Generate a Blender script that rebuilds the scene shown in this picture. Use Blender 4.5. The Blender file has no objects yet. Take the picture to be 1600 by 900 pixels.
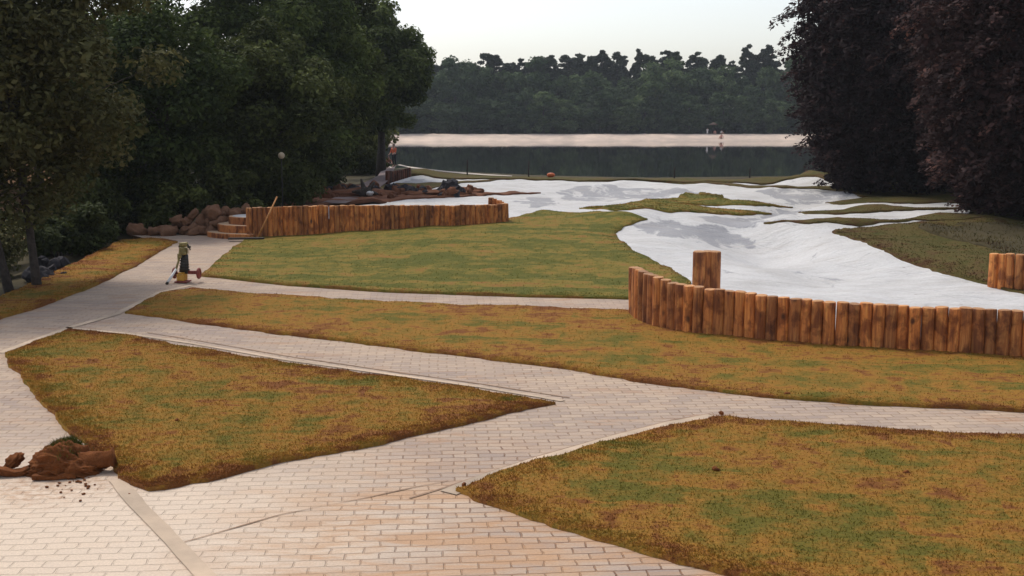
import bpy, bmesh, math, random
import numpy as np
from mathutils import Vector, Matrix, noise as mnoise
from mathutils.geometry import delaunay_2d_cdt

R = math.radians
rng = np.random.default_rng(7)
random.seed(7)
scene = bpy.context.scene
C = scene.collection

# ------------------------------------------------------------------ camera
CAM_Z = 3.7
PITCH = math.atan(260 / 1800)
cam_d = bpy.data.cameras.new('camera')
cam_d.lens = 40.5; cam_d.sensor_width = 36; cam_d.clip_end = 3000; cam_d.clip_start = 0.1
cam = bpy.data.objects.new('camera', cam_d); C.objects.link(cam)
cam.location = (0, 0, CAM_Z); cam.rotation_euler = (math.pi / 2 - PITCH, 0, 0)
scene.camera = cam

# ------------------------------------------------------------------ light
SUN_EL, SUN_AZ = R(56), R(-35)          # azimuth from +Y, negative = to the left of the view
world = bpy.data.worlds.new('World'); scene.world = world; world.use_nodes = True
wn, wl = world.node_tree.nodes, world.node_tree.links
sky = wn.new('ShaderNodeTexSky'); sky.sky_type = 'NISHITA'; sky.sun_disc = False
sky.sun_elevation = SUN_EL; sky.sun_rotation = SUN_AZ
sky.air_density = 1.0; sky.dust_density = 2.5; sky.ozone_density = 1.0
hsv = wn.new('ShaderNodeHueSaturation'); hsv.inputs['Saturation'].default_value = 0.5
wl.new(sky.outputs[0], hsv.inputs['Color']); wl.new(hsv.outputs[0], wn['Background'].inputs[0])
wn['Background'].inputs[1].default_value = 0.15
sd = bpy.data.lights.new('sun', 'SUN'); sd.energy = 1.6; sd.angle = R(10); sd.color = (1.0, 0.93, 0.82)
sun = bpy.data.objects.new('sun', sd); C.objects.link(sun)
sv = Vector((math.sin(SUN_AZ) * math.cos(SUN_EL), math.cos(SUN_AZ) * math.cos(SUN_EL), math.sin(SUN_EL)))
sun.rotation_euler = sv.to_track_quat('Z', 'Y').to_euler()
scene.view_settings.view_transform = 'Standard'
scene.view_settings.look = 'None'
scene.view_settings.exposure = 0.36
scene.view_settings.gamma = 1

# ------------------------------------------------------------------ helpers: objects
def tag(o, label=None, cat=None, group=None, kind=None):
    if label: o['label'] = label
    if cat: o['category'] = cat
    if group: o['group'] = group
    if kind: o['kind'] = kind
    return o

def thing(name, label, cat, loc=(0, 0, 0), rz=0, group=None):
    o = bpy.data.objects.new(name, None); C.objects.link(o)
    o.empty_display_size = 0.2
    o.location = loc; o.rotation_euler = (0, 0, rz)
    return tag(o, label, cat, group)

def link(name, me, parent=None, mat=None):
    o = bpy.data.objects.new(name, me); C.objects.link(o)
    if parent: o.parent = parent
    if mat is not None and len(me.materials) == 0: me.materials.append(mat)
    return o

def mesh_np(name, verts, faces_flat, n_per, mat=None, tint=None, smooth=False):
    """fast mesh from numpy: all faces have n_per corners"""
    me = bpy.data.meshes.new(name)
    nv, nf = len(verts), len(faces_flat) // n_per
    me.vertices.add(nv); me.vertices.foreach_set('co', np.asarray(verts, np.float32).ravel())
    me.loops.add(nf * n_per); me.loops.foreach_set('vertex_index', np.asarray(faces_flat, np.int32))
    me.polygons.add(nf)
    me.polygons.foreach_set('loop_start', np.arange(nf, dtype=np.int32) * n_per)
    if smooth: me.polygons.foreach_set('use_smooth', np.ones(nf, bool))
    me.update(calc_edges=True)
    if tint is not None:
        a = me.attributes.new('tint', 'FLOAT', 'FACE'); a.data.foreach_set('value', np.asarray(tint, np.float32))
    if mat: me.materials.append(mat)
    return me

def bm_mesh(name, bm, mats, smooth=False):
    me = bpy.data.meshes.new(name); bm.to_mesh(me); bm.free()
    for m in (mats if isinstance(mats, (list, tuple)) else [mats]): me.materials.append(m)
    if smooth:
        for p in me.polygons: p.use_smooth = True
    return me

def add_box(bm, size, loc=(0, 0, 0), rot=None, bevel=0.0):
    r = bmesh.ops.create_cube(bm, size=1)
    vs = r['verts']
    bmesh.ops.scale(bm, vec=size, verts=vs)
    if bevel:
        es = list({e for v in vs for e in v.link_edges})
        rb = bmesh.ops.bevel(bm, geom=es, offset=bevel, segments=2, affect='EDGES', profile=0.6)
        vs = list({v for f in rb['faces'] for v in f.verts} | {v for v in vs if v.is_valid})
    if rot is not None: bmesh.ops.rotate(bm, cent=(0, 0, 0), matrix=rot, verts=vs)
    bmesh.ops.translate(bm, vec=loc, verts=vs)
    return vs

def add_tube(bm, pts, radii, seg=8, cap=True, mat_idx=0):
    pts = [Vector(p) for p in pts]
    if not hasattr(radii, '__len__'): radii = [radii] * len(pts)
    rings = []
    up = None
    for i, p in enumerate(pts):
        a = pts[max(i - 1, 0)]; b = pts[min(i + 1, len(pts) - 1)]
        d = (b - a).normalized()
        if up is None:
            up = Vector((0, 0, 1)) if abs(d.z) < 0.9 else Vector((1, 0, 0))
        s = d.cross(up).normalized(); up = s.cross(d).normalized()
        rings.append([bm.verts.new(p + (s * math.cos(t) + up * math.sin(t)) * radii[i])
                      for t in (2 * math.pi * k / seg for k in range(seg))])
    for r0, r1 in zip(rings, rings[1:]):
        for k in range(seg):
            f = bm.faces.new((r0[k], r0[(k + 1) % seg], r1[(k + 1) % seg], r1[k])); f.material_index = mat_idx; f.smooth = True
    if cap:
        f = bm.faces.new(list(reversed(rings[0]))); f.material_index = mat_idx
        f = bm.faces.new(rings[-1]); f.material_index = mat_idx
    return rings

def add_cyl(bm, p0, p1, r, seg=16, bevel=0.0):
    p0, p1 = Vector(p0), Vector(p1); d = (p1 - p0).normalized()
    if bevel:
        return add_tube(bm, [p0, p0 + d * bevel * .3, p0 + d * bevel, p1 - d * bevel, p1 - d * bevel * .3, p1],
                        [r - bevel, r - bevel * .3, r, r, r - bevel * .3, r - bevel], seg)
    return add_tube(bm, [p0, p1], r, seg)

def lump_bm(size, seed, sub=3, amp=0.25, freq=1.6, flat=0.0):
    bm = bmesh.new()
    bmesh.ops.create_icosphere(bm, subdivisions=sub, radius=1)
    off = Vector((seed * 3.17, seed * 1.31, seed * 7.7))
    for v in bm.verts:
        n = mnoise.fractal(v.co * freq + off, 0.8, 2.0, 4)
        c = v.co * (1 + amp * n)
        if flat and c.z < -flat: c.z = -flat + (c.z + flat) * 0.15
        v.co = Vector((c.x * size[0], c.y * size[1], c.z * size[2]))
    return bm

def block_bm(size, seed):
    bm = lump_bm((1, 1, 1), seed, 3, .30, 1.3)
    for v in bm.verts:
        m_ = max(abs(v.co.x), abs(v.co.y), abs(v.co.z)); L_ = v.co.length
        k_ = 1 + .65 * (L_ / m_ - 1) * 1.0
        v.co = Vector((v.co.x * k_ * size[0], v.co.y * k_ * size[1], v.co.z * k_ * size[2])) * .92
    return bm

# ------------------------------------------------------------------ helpers: materials
def mat_new(name):
    m = bpy.data.materials.new(name); m.use_nodes = True
    nt = m.node_tree
    return m, nt.nodes, nt.links, nt.nodes['Principled BSDF']

def N(nodes, typ, **kw):
    n = nodes.new(typ)
    for k, v in kw.items():
        if k in n.inputs: n.inputs[k].default_value = v
        else: setattr(n, k, v)
    return n

def noise_tex(nodes, links, vec, scale, detail=4, rough=0.55, dist=0.0):
    n = N(nodes, 'ShaderNodeTexNoise', Scale=scale, Detail=detail, Roughness=rough, Distortion=dist)
    links.new(vec, n.inputs['Vector']); return n.outputs['Fac']

def ramp(nodes, links, fac, stops):
    r = nodes.new('ShaderNodeValToRGB'); e = r.color_ramp.elements
    while len(e) < len(stops): e.new(0.5)
    for el, (p, c) in zip(e, stops):
        el.position = p; el.color = (*c, 1) if len(c) == 3 else c
    links.new(fac, r.inputs['Fac']); return r.outputs['Color']

def mixc(nodes, links, fac, a, b, blend='MIX'):
    m = nodes.new('ShaderNodeMix'); m.data_type = 'RGBA'; m.blend_type = blend
    for i, v in ((0, fac), (6, a), (7, b)):
        if hasattr(v, 'links') or hasattr(v, 'is_linked'): links.new(v, m.inputs[i])
        elif i == 0: m.inputs[0].default_value = v
        else: m.inputs[i].default_value = (*v, 1)
    return m.outputs[2]

def math_n(nodes, links, op, a, b=None, c=None, clamp=False):
    m = nodes.new('ShaderNodeMath'); m.operation = op; m.use_clamp = clamp
    for i, v in enumerate((a, b, c)):
        if v is None: continue
        if hasattr(v, 'is_linked'): links.new(v, m.inputs[i])
        else: m.inputs[i].default_value = v
    return m.outputs[0]

def bump(nodes, links, bsdf, h, dist=0.02, strength=1.0):
    b = N(nodes, 'ShaderNodeBump', Strength=strength, Distance=dist)
    links.new(h, b.inputs['Height']); links.new(b.outputs[0], bsdf.inputs['Normal'])

def pos_vec(nodes, links, scale=(1, 1, 1), rz=0.0, obj=False):
    if obj: src = nodes.new('ShaderNodeTexCoord').outputs['Object']
    else: src = nodes.new('ShaderNodeNewGeometry').outputs['Position']
    mp = nodes.new('ShaderNodeMapping'); mp.inputs['Scale'].default_value = scale
    mp.inputs['Rotation'].default_value = (0, 0, rz)
    links.new(src, mp.inputs['Vector']); return mp.outputs[0]

def mat_simple(name, col, rough=0.6, metal=0.0, var=0.25, nscale=12, bump_d=0.0, obj=True):
    m, n, l, b = mat_new(name)
    v = pos_vec(n, l, obj=obj)
    f = noise_tex(n, l, v, nscale, 5)
    c = ramp(n, l, f, [(0.3, tuple(x * (1 - var) for x in col)), (0.7, tuple(min(1, x * (1 + var)) for x in col))])
    l.new(c, b.inputs['Base Color']); b.inputs['Roughness'].default_value = rough; b.inputs['Metallic'].default_value = metal
    if bump_d: bump(n, l, b, f, bump_d)
    return m

def mat_paving():
    m, n, l, b = mat_new('concrete_block_paving')
    base = pos_vec(n, l, rz=R(-4))
    warp = N(n, 'ShaderNodeTexNoise', Scale=1.3, Detail=2)
    l.new(base, warp.inputs['Vector'])
    wv = N(n, 'ShaderNodeVectorMath', operation='MULTIPLY_ADD'); l.new(warp.outputs['Color'], wv.inputs[0])
    wv.inputs[1].default_value = (0.09, 0.07, 0); l.new(base, wv.inputs[2])
    wf = N(n, 'ShaderNodeTexNoise', Scale=11.0, Detail=3); l.new(base, wf.inputs['Vector'])
    wv2 = N(n, 'ShaderNodeVectorMath', operation='MULTIPLY_ADD'); l.new(wf.outputs['Color'], wv2.inputs[0]); wv2.inputs[1].default_value = (0.035, 0.022, 0); l.new(wv.outputs[0], wv2.inputs[2])
    wv = wv2
    br = N(n, 'ShaderNodeTexBrick', Scale=1.0); br.offset = 0.5
    br.inputs['Mortar Size'].default_value = 0.010; br.inputs['Mortar Smooth'].default_value = 0.6
    br.inputs['Brick Width'].default_value = 0.28; br.inputs['Row Height'].default_value = 0.14
    br.inputs['Bias'].default_value = 0.0
    br.inputs['Color1'].default_value = (0.255, 0.197, 0.172, 1); br.inputs['Color2'].default_value = (0.48, 0.36, 0.265, 1)
    br.inputs['Mortar'].default_value = (0.13, 0.075, 0.045, 1)
    l.new(wv.outputs[0], br.inputs['Vector'])
    # joints filled with pale sand in places
    fill = noise_tex(n, l, base, 0.8, 7, 0.75, 0.6)
    fillm = ramp(n, l, fill, [(0.40, (0, 0, 0)), (0.53, (1, 1, 1))])
    tone = ramp(n, l, noise_tex(n, l, base, 0.35, 6, 0.65), [(0.35, (0, 0, 0)), (0.65, (1, 1, 1))])
    stone = mixc(n, l, tone, (0.295, 0.222, 0.185), (0.45, 0.335, 0.24))
    fine = noise_tex(n, l, base, 45, 4, 0.7)
    blockc = mixc(n, l, 0.55, br.outputs['Color'], stone)
    def spot(x, y, r0, r1):
        vd = N(n, 'ShaderNodeVectorMath', operation='DISTANCE'); l.new(n.new('ShaderNodeNewGeometry').outputs['Position'], vd.inputs[0]); vd.inputs[1].default_value = (x, y, 0)
        q_ = math_n(n, l, 'ADD', vd.outputs['Value'], math_n(n, l, 'MULTIPLY_ADD', fill, 3.0, -1.5))
        mr = N(n, 'ShaderNodeMapRange'); mr.inputs['From Min'].default_value = r0; mr.inputs['From Max'].default_value = r1; mr.inputs['To Min'].default_value = 1; mr.inputs['To Max'].default_value = 0
        l.new(q_, mr.inputs['Value']); return mr.outputs[0]
    swept = spot(-4.2, 9.6, 1.5, 4.5)          # sand swept over the blocks at the front left
    soily = spot(0.0, 9.9, 1.4, 3.4)         # joints packed with brown soil in front of the lawn corner
    fillm = math_n(n, l, 'SUBTRACT', math_n(n, l, 'ADD', math_n(n, l, 'MULTIPLY', fillm, 0.75), math_n(n, l, 'MULTIPLY_ADD', swept, 0.6, 0.42)), soily, clamp=True)
    jointc = mixc(n, l, fillm, (0.15, 0.066, 0.034), (0.37, 0.26, 0.175))
    col = mixc(n, l, br.outputs['Fac'], blockc, jointc)
    # sand dust films and rusty soil smears
    dust = noise_tex(n, l, pos_vec(n, l, scale=(0.5, 1.6, 1), rz=R(-15)), 1.1, 6, 0.68, 0.4)
    dustm = ramp(n, l, dust, [(0.48, (0, 0, 0)), (0.72, (1, 1, 1))])
    dm = math_n(n, l, 'MULTIPLY', dustm, 0.65)
    col = mixc(n, l, dm, col, (0.50, 0.355, 0.24))
    smear = noise_tex(n, l, pos_vec(n, l, scale=(0.35, 1.3, 1), rz=R(8)), 1.7, 6, 0.72, 0.8)
    sm = ramp(n, l, smear, [(0.54, (0, 0, 0)), (0.70, (1, 1, 1))])
    sm = math_n(n, l, 'MULTIPLY', sm, 0.75)
    col = mixc(n, l, sm, col, (0.38, 0.21, 0.11))
    col = mixc(n, l, math_n(n, l, 'MULTIPLY', swept, 0.75), col, (0.68, 0.55, 0.425))
    sw2 = ramp(n, l, noise_tex(n, l, pos_vec(n, l, scale=(0.4, 1.6, 1), rz=R(4)), 2.4, 6, 0.7, 0.5), [(0.42, (0, 0, 0)), (0.6, (1, 1, 1))])
    col = mixc(n, l, math_n(n, l, 'MULTIPLY', math_n(n, l, 'MULTIPLY', soily, sw2), 0.8), col, (0.43, 0.24, 0.12))
    sx_, sy_ = flat(115, 752)
    spill = math_n(n, l, 'MULTIPLY', spot(sx_, sy_, 0.15, 1.0), ramp(n, l, noise_tex(n, l, base, 9, 6, 0.75), [(0.42, (0, 0, 0)), (0.62, (1, 1, 1))]))
    col = mixc(n, l, math_n(n, l, 'MULTIPLY', spill, 0.7), col, (0.36, 0.19, 0.095))
    fm = ramp(n, l, fine, [(0.3, (0.82, 0.82, 0.82)), (0.7, (1.1, 1.1, 1.1))])
    col = mixc(n, l, 1.0, col, fm, 'MULTIPLY')
    l.new(col, b.inputs['Base Color']); b.inputs['Roughness'].default_value = 0.85
    inv = math_n(n, l, 'SUBTRACT', 1.0, br.outputs['Fac'])
    hgt = math_n(n, l, 'MULTIPLY_ADD', fine, 0.15, inv)
    bump(n, l, b, hgt, 0.012)
    return m

def mat_lawn(name, green, dry, soil, dryness=0.5, strips=0.3, trans=0.0):
    m, n, l, b = mat_new(name)
    v = pos_vec(n, l)
    big = noise_tex(n, l, pos_vec(n, l, scale=(1, 0.6, 1), rz=R(12)), 0.75, 6, 0.68, 0.4)
    mid = noise_tex(n, l, v, 2.6, 5, 0.65)
    fine = noise_tex(n, l, pos_vec(n, l, scale=(1, 1.8, 1)), 24, 4, 0.7)
    # sod strips, each laid down a little different
    wv = N(n, 'ShaderNodeVectorMath', operation='MULTIPLY_ADD')
    wn_ = N(n, 'ShaderNodeTexNoise', Scale=2.0); l.new(v, wn_.inputs['Vector'])
    l.new(wn_.outputs['Color'], wv.inputs[0]); wv.inputs[1].default_value = (0.3, 0.3, 0); 
    mp = pos_vec(n, l, rz=R(9)); l.new(mp, wv.inputs[2])
    br = N(n, 'ShaderNodeTexBrick', Scale=1.0)
    br.inputs['Brick Width'].default_value = 2.1; br.inputs['Row Height'].default_value = 0.55
    br.inputs['Mortar Size'].default_value = 0.0
    br.inputs['Color1'].default_value = (0, 0, 0, 1); br.inputs['Color2'].default_value = (1, 1, 1, 1)
    l.new(wv.outputs[0], br.inputs['Vector'])
    strip = math_n(n, l, 'MULTIPLY', br.outputs['Color'], strips)
    s = math_n(n, l, 'MULTIPLY_ADD', big, 1.05, math_n(n, l, 'MULTIPLY_ADD', mid, 1.35, -0.38))
    streak = noise_tex(n, l, pos_vec(n, l, scale=(0.45, 1.5, 1), rz=R(8)), 6.0, 5, 0.7, 0.3)
    s = math_n(n, l, 'ADD', s, math_n(n, l, 'MULTIPLY_ADD', streak, 0.7, -0.35))
    s = math_n(n, l, 'ADD', s, strip)
    s = math_n(n, l, 'ADD', s, dryness - 0.5 - 0.33 - strips * 0.5)
    ea = N(n, 'ShaderNodeAttribute', attribute_name='edge')
    s = math_n(n, l, 'MULTIPLY_ADD', ea.outputs['Fac'], 0.20, s)
    mid_c = tuple((a + c) / 2 for a, c in zip(green, dry))
    c = ramp(n, l, s, [(0.26, green), (0.46, mid_c), (0.62, dry), (0.82, soil)])
    f2 = ramp(n, l, fine, [(0.28, (0.60, 0.57, 0.55)), (0.52, (1, 1, 1)), (0.78, (1.3, 1.25, 1.15))])
    c = mixc(n, l, 1.0, c, f2, 'MULTIPLY')
    l.new(c, b.inputs['Base Color']); b.inputs['Roughness'].default_value = 0.95
    b.inputs['Specular IOR Level'].default_value = 0.1
    if trans:                                     # thin blades let light through
        tr = n.new('ShaderNodeBsdfTranslucent'); l.new(c, tr.inputs['Color'])
        mx = n.new('ShaderNodeMixShader'); mx.inputs[0].default_value = trans
        l.new(b.outputs[0], mx.inputs[1]); l.new(tr.outputs[0], mx.inputs[2]); l.new(mx.outputs[0], n['Material Output'].inputs['Surface'])
    else: bump(n, l, b, math_n(n, l, 'ADD', fine, mid), 0.022)
    return m

def mat_fabric():
    m, n, l, b = mat_new('white_fleece')
    v = pos_vec(n, l)
    at = N(n, 'ShaderNodeAttribute', attribute_name='patch')
    nz = noise_tex(n, l, pos_vec(n, l, scale=(1.0, 0.38, 1), rz=R(-25)), 1.0, 8, 0.68, 0.6)
    s = math_n(n, l, 'MULTIPLY_ADD', at.outputs['Fac'], 0.62, math_n(n, l, 'MULTIPLY_ADD', nz, 3.2, -1.52))
    sm = ramp(n, l, s, [(0.42, (0, 0, 0)), (0.66, (1, 1, 1))])
    dirt = noise_tex(n, l, v, 0.5, 6, 0.65)
    white = ramp(n, l, dirt, [(0.3, (0.45, 0.437, 0.425)), (0.5, (0.535, 0.525, 0.52)), (0.75, (0.58, 0.575, 0.575))])
    fine = noise_tex(n, l, v, 30, 3)
    grey = mixc(n, l, fine, (0.25, 0.25, 0.265), (0.34, 0.34, 0.36))
    c = mixc(n, l, sm, white, grey)
    sm1 = ramp(n, l, noise_tex(n, l, pos_vec(n, l, scale=(0.5, 1.4, 1), rz=R(15)), 1.3, 8, 0.72, 0.8), [(0.50, (0, 0, 0)), (0.72, (1, 1, 1))])
    c = mixc(n, l, math_n(n, l, 'MULTIPLY', sm1, 0.55), c, (0.40, 0.365, 0.335))
    sv = N(n, 'ShaderNodeTexBrick', Scale=1.0); l.new(pos_vec(n, l, rz=R(62)), sv.inputs['Vector'])
    sv.inputs['Brick Width'].default_value = 14.0; sv.inputs['Row Height'].default_value = 2.2; sv.inputs['Mortar Size'].default_value = 0.02; sv.inputs['Mortar Smooth'].default_value = 0.4
    c = mixc(n, l, math_n(n, l, 'MULTIPLY', sv.outputs['Fac'], 0.35), c, (0.30, 0.285, 0.28))
    gr = ramp(n, l, noise_tex(n, l, v, 14, 5, 0.75), [(0.3, (0.86, 0.86, 0.86)), (0.7, (1.08, 1.08, 1.08))])
    c = mixc(n, l, 1.0, c, gr, 'MULTIPLY')
    sp = N(n, 'ShaderNodeTexVoronoi', Scale=1.1); l.new(v, sp.inputs['Vector'])
    spk = math_n(n, l, 'LESS_THAN', sp.outputs['Distance'], 0.045)
    c = mixc(n, l, math_n(n, l, 'MULTIPLY', spk, 0.7), c, (0.22, 0.16, 0.13))
    l.new(c, b.inputs['Base Color']); b.inputs['Roughness'].default_value = 0.8
    wr = noise_tex(n, l, pos_vec(n, l, scale=(0.7, 1.8, 1), rz=R(20)), 1.6, 7, 0.62, 1.2)
    bump(n, l, b, wr, 0.13, 0.8)
    return m

def mat_wood(name, tones, end=False):
    m, n, l, b = mat_new(name)
    oi = n.new('ShaderNodeObjectInfo')
    tc = n.new('ShaderNodeTexCoord')
    add = N(n, 'ShaderNodeVectorMath', operation='MULTIPLY_ADD')
    l.new(oi.outputs['Random'], add.inputs[0]); add.inputs[1].default_value = (37, 91, 53); l.new(tc.outputs['Object'], add.inputs[2])
    def mp(sc):
        q = nt.nodes.new('ShaderNodeMapping'); q.inputs['Scale'].default_value = sc; l.new(add.outputs[0], q.inputs['Vector']); return q.outputs[0]
    nt = m.node_tree
    grain = noise_tex(n, l, mp((9, 9, 0.7)), 2.2, 6, 0.65, 0.3)
    blot = noise_tex(n, l, mp((1.6, 1.6, 1.0)), 2.6, 4, 0.6, 0.4)
    c = ramp(n, l, grain, [(0.25, tones[0]), (0.5, tones[1]), (0.75, tones[2])])
    bl = ramp(n, l, blot, [(0.40, (0.26, 0.17, 0.14)), (0.54, (1, 1, 1))])
    c = mixc(n, l, 0.75 if not end else 0.2, c, bl, 'MULTIPLY')
    kn = N(n, 'ShaderNodeTexVoronoi', Scale=2.6); l.new(mp((1.3, 1.3, 0.7)), kn.inputs['Vector'])
    km = ramp(n, l, kn.outputs['Distance'], [(0.07, (1, 1, 1)), (0.16, (0, 0, 0))])
    if not end: c = mixc(n, l, math_n(n, l, 'MULTIPLY', km, 0.8), c, (0.035, 0.014, 0.008))
    tone = ramp(n, l, oi.outputs['Random'], [(0.0, (0.62, 0.58, 0.60)), (0.5, (1.0, 0.95, 0.9)), (1.0, (1.35, 1.2, 1.0))])
    c = mixc(n, l, 1.0, c, tone, 'MULTIPLY')
    l.new(c, b.inputs['Base Color']); b.inputs['Roughness'].default_value = 0.75
    bump(n, l, b, grain, 0.008)
    return m

def mat_leaf(name, c0, c1, c2, trans=0.25, rough=0.8):
    m, n, l, b = mat_new(name)
    at = N(n, 'ShaderNodeAttribute', attribute_name='tint')
    oi = n.new('ShaderNodeObjectInfo')
    c = ramp(n, l, at.outputs['Fac'], [(0.0, c0), (0.55, c1), (1.0, c2)])
    tone = ramp(n, l, oi.outputs['Random'], [(0.0, (0.62, 0.68, 0.72)), (1.0, (1.30, 1.25, 1.10))])
    c = mixc(n, l, 1.0, c, tone, 'MULTIPLY')
    l.new(c, b.inputs['Base Color']); b.inputs['Roughness'].default_value = rough
    b.inputs['Specular IOR Level'].default_value = 0.12
    tr = n.new('ShaderNodeBsdfTranslucent'); l.new(c, tr.inputs['Color'])
    mx = n.new('ShaderNodeMixShader'); mx.inputs[0].default_value = trans
    l.new(b.outputs[0], mx.inputs[1]); l.new(tr.outputs[0], mx.inputs[2])
    l.new(mx.outputs[0], n['Material Output'].inputs['Surface'])
    return m

def mat_soil(name, a, bcol, scale=3.0, bd=0.06):
    m, n, l, b = mat_new(name)
    v = pos_vec(n, l)
    f = noise_tex(n, l, v, scale, 8, 0.7)
    f2 = noise_tex(n, l, v, scale * 0.15, 4, 0.6)
    c = mixc(n, l, f, a, bcol)
    k = ramp(n, l, f2, [(0.3, (0.7, 0.7, 0.7)), (0.7, (1.25, 1.2, 1.15))])
    c = mixc(n, l, 1.0, c, k, 'MULTIPLY')
    l.new(c, b.inputs['Base Color']); b.inputs['Roughness'].default_value = 0.95
    b.inputs['Specular IOR Level'].default_value = 0.15
    bump(n, l, b, f, bd)
    return m

def mat_water():
    m, n, l, b = mat_new('lake_water')
    b.inputs['Base Color'].default_value = (0.012, 0.016, 0.014, 1)
    b.inputs['Roughness'].default_value = 0.02; b.inputs['IOR'].default_value = 1.33
    v = pos_vec(n, l, scale=(0.6, 1.6, 1))
    f = noise_tex(n, l, v, 1.6, 3, 0.6)
    bump(n, l, b, f, 0.002, 0.4)
    return m

# ------------------------------------------------------------------ photograph <-> place
def ray(px, py):
    u, v = (px - 800) / 1800, (450 - py) / 1800
    return np.array([u, math.cos(PITCH) + v * math.sin(PITCH), -math.sin(PITCH) + v * math.cos(PITCH)])

def flat(px, py, z=0.0):
    d = ray(px, py); t = (z - CAM_Z) / d[2]
    return d[0] * t, d[1] * t

M = {}
M['paving'] = mat_paving()
M['lawn'] = mat_lawn('freshly_laid_turf', (0.125, 0.108, 0.019), (0.295, 0.147, 0.028), (0.185, 0.070, 0.022), 0.53, 0.30)
M['blade'] = mat_lawn('turf_blade', (0.125, 0.108, 0.019), (0.295, 0.147, 0.028), (0.185, 0.070, 0.022), 0.53, 0.30, 0.45)
M['lawn_green'] = mat_lawn('greener_turf', (0.098, 0.102, 0.020), (0.21, 0.155, 0.034), (0.24, 0.125, 0.036), 0.45, 0.42)
M['blade_green'] = mat_lawn('greener_turf_blade', (0.098, 0.102, 0.020), (0.21, 0.155, 0.034), (0.24, 0.125, 0.036), 0.45, 0.42, 0.45)
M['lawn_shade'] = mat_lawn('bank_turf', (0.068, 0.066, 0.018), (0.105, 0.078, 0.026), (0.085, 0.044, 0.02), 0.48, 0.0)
M['fabric'] = mat_fabric()
M['log'] = mat_wood('peeled_log', [(0.18, 0.054, 0.016), (0.50, 0.182, 0.048), (0.76, 0.37, 0.105)])
M['log_end'] = mat_wood('cut_log_end', [(0.30, 0.13, 0.045), (0.45, 0.23, 0.09), (0.55, 0.31, 0.14)], end=True)
M['bark'] = mat_simple('tree_bark', (0.045, 0.034, 0.027), 0.9, var=0.5, nscale=9, bump_d=0.05)
M['leaf_olive'] = mat_leaf('olive_leaves', (0.040, 0.040, 0.015), (0.088, 0.086, 0.034), (0.16, 0.15, 0.07))
M['leaf_green'] = mat_leaf('green_leaves', (0.040, 0.056, 0.014), (0.095, 0.120, 0.030), (0.18, 0.21, 0.055))
M['leaf_dark'] = mat_leaf('dark_green_leaves', (0.028, 0.036, 0.011), (0.068, 0.080, 0.024), (0.13, 0.15, 0.045))
M['leaf_copper'] = mat_leaf('copper_beech_leaves', (0.022, 0.012, 0.013), (0.052, 0.027, 0.028), (0.15, 0.068, 0.057), 0.22, 0.75)
M['leaf_far'] = mat_leaf('far_broad_leaves', (0.034, 0.055, 0.026), (0.072, 0.110, 0.046), (0.13, 0.175, 0.08))
M['leaf_pine'] = mat_leaf('pine_needles', (0.016, 0.026, 0.016), (0.032, 0.045, 0.026), (0.055, 0.070, 0.038), 0.1)
M['soil'] = mat_soil('red_brown_soil', (0.07, 0.028, 0.016), (0.26, 0.115, 0.065))
M['peat'] = mat_soil('peaty_sod', (0.085, 0.026, 0.010), (0.32, 0.115, 0.036), 9.0)
M['clod'] = mat_soil('dark_clods', (0.05, 0.022, 0.014), (0.34, 0.185, 0.11), 3.0)
M['ground'] = mat_soil('woodland_ground', (0.032, 0.028, 0.014), (0.080, 0.063, 0.030), 1.2)
M['sandbank'] = mat_soil('sandy_slope', (0.11, 0.06, 0.028), (0.25, 0.145, 0.075), 0.9)
M['sand'] = mat_soil('pale_beach_sand', (0.50, 0.40, 0.34), (0.66, 0.55, 0.47), 1.0, 0.03)
M['darkrock'] = mat_soil('dark_stone', (0.020, 0.020, 0.024), (0.085, 0.080, 0.090), 4.0, 0.05)
M['concrete'] = mat_soil('pale_concrete_path', (0.42, 0.38, 0.34), (0.56, 0.51, 0.46), 2.0, 0.01)
M['oldpath'] = mat_soil('grey_pavers', (0.15, 0.115, 0.115), (0.25, 0.195, 0.19), 3.0, 0.01)
M['kerb'] = mat_soil('sandy_edging', (0.42, 0.33, 0.25), (0.56, 0.445, 0.34), 5.0, 0.01)
M['water'] = mat_water()

def z_on(px, py, y):
    """height of the sight line through (px, py) where it is y metres ahead"""
    d = ray(px, py); return CAM_Z + d[2] / d[1] * y

def x_on(px, y):
    return (px - 800) / 1800 * y * 0.995

def S(t):
    t = np.clip(t, 0, 1); return t * t * (3 - 2 * t)

BUMPS = []          # (x, y, sx, sy, amp)
def bump_at(px, py, sx, sy, amp, z=0.2):
    x, y = flat(px, py, z); BUMPS.append((x, y, sx, sy, amp))
bump_at(1245, 356, 1.5, 2.2, 0.48)
bump_at(1200, 352, 0.8, 1.5, 0.14)
bump_at(1269, 288, 1.5, 4.0, 0.55)
bump_at(648, 282, 1.5, 4.0, 0.50)
bump_at(1000, 347, 2.0, 2.5, 0.30)
bump_at(1090, 316, 4.0, 4.0, 0.18)
bump_at(985, 304, 6.0, 4.5, -0.35)
bump_at(1250, 315, 3.0, 3.0, -0.18)
bump_at(850, 333, 4.5, 3.0, 0.15)
bump_at(1420, 390, 3.5, 3.0, 0.22)
STREAM = [flat(*p, 0.1) for p in [(1600, 480), (1420, 450), (1280, 420), (1200, 388), (1180, 368), (1205, 347), (1235, 333), (1255, 322)]]
STREAM_D = [0.03, 0.12, 0.28, 0.52, 0.52, 0.34, 0.24, 0.15]
SH_X = [-60, -30, -13, -5, 2.7, 8.9, 18.2, 24, 40, 70]
SH_Y = [150, 128, 110, 90, 82.5, 80, 82, 87, 105, 150]

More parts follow.
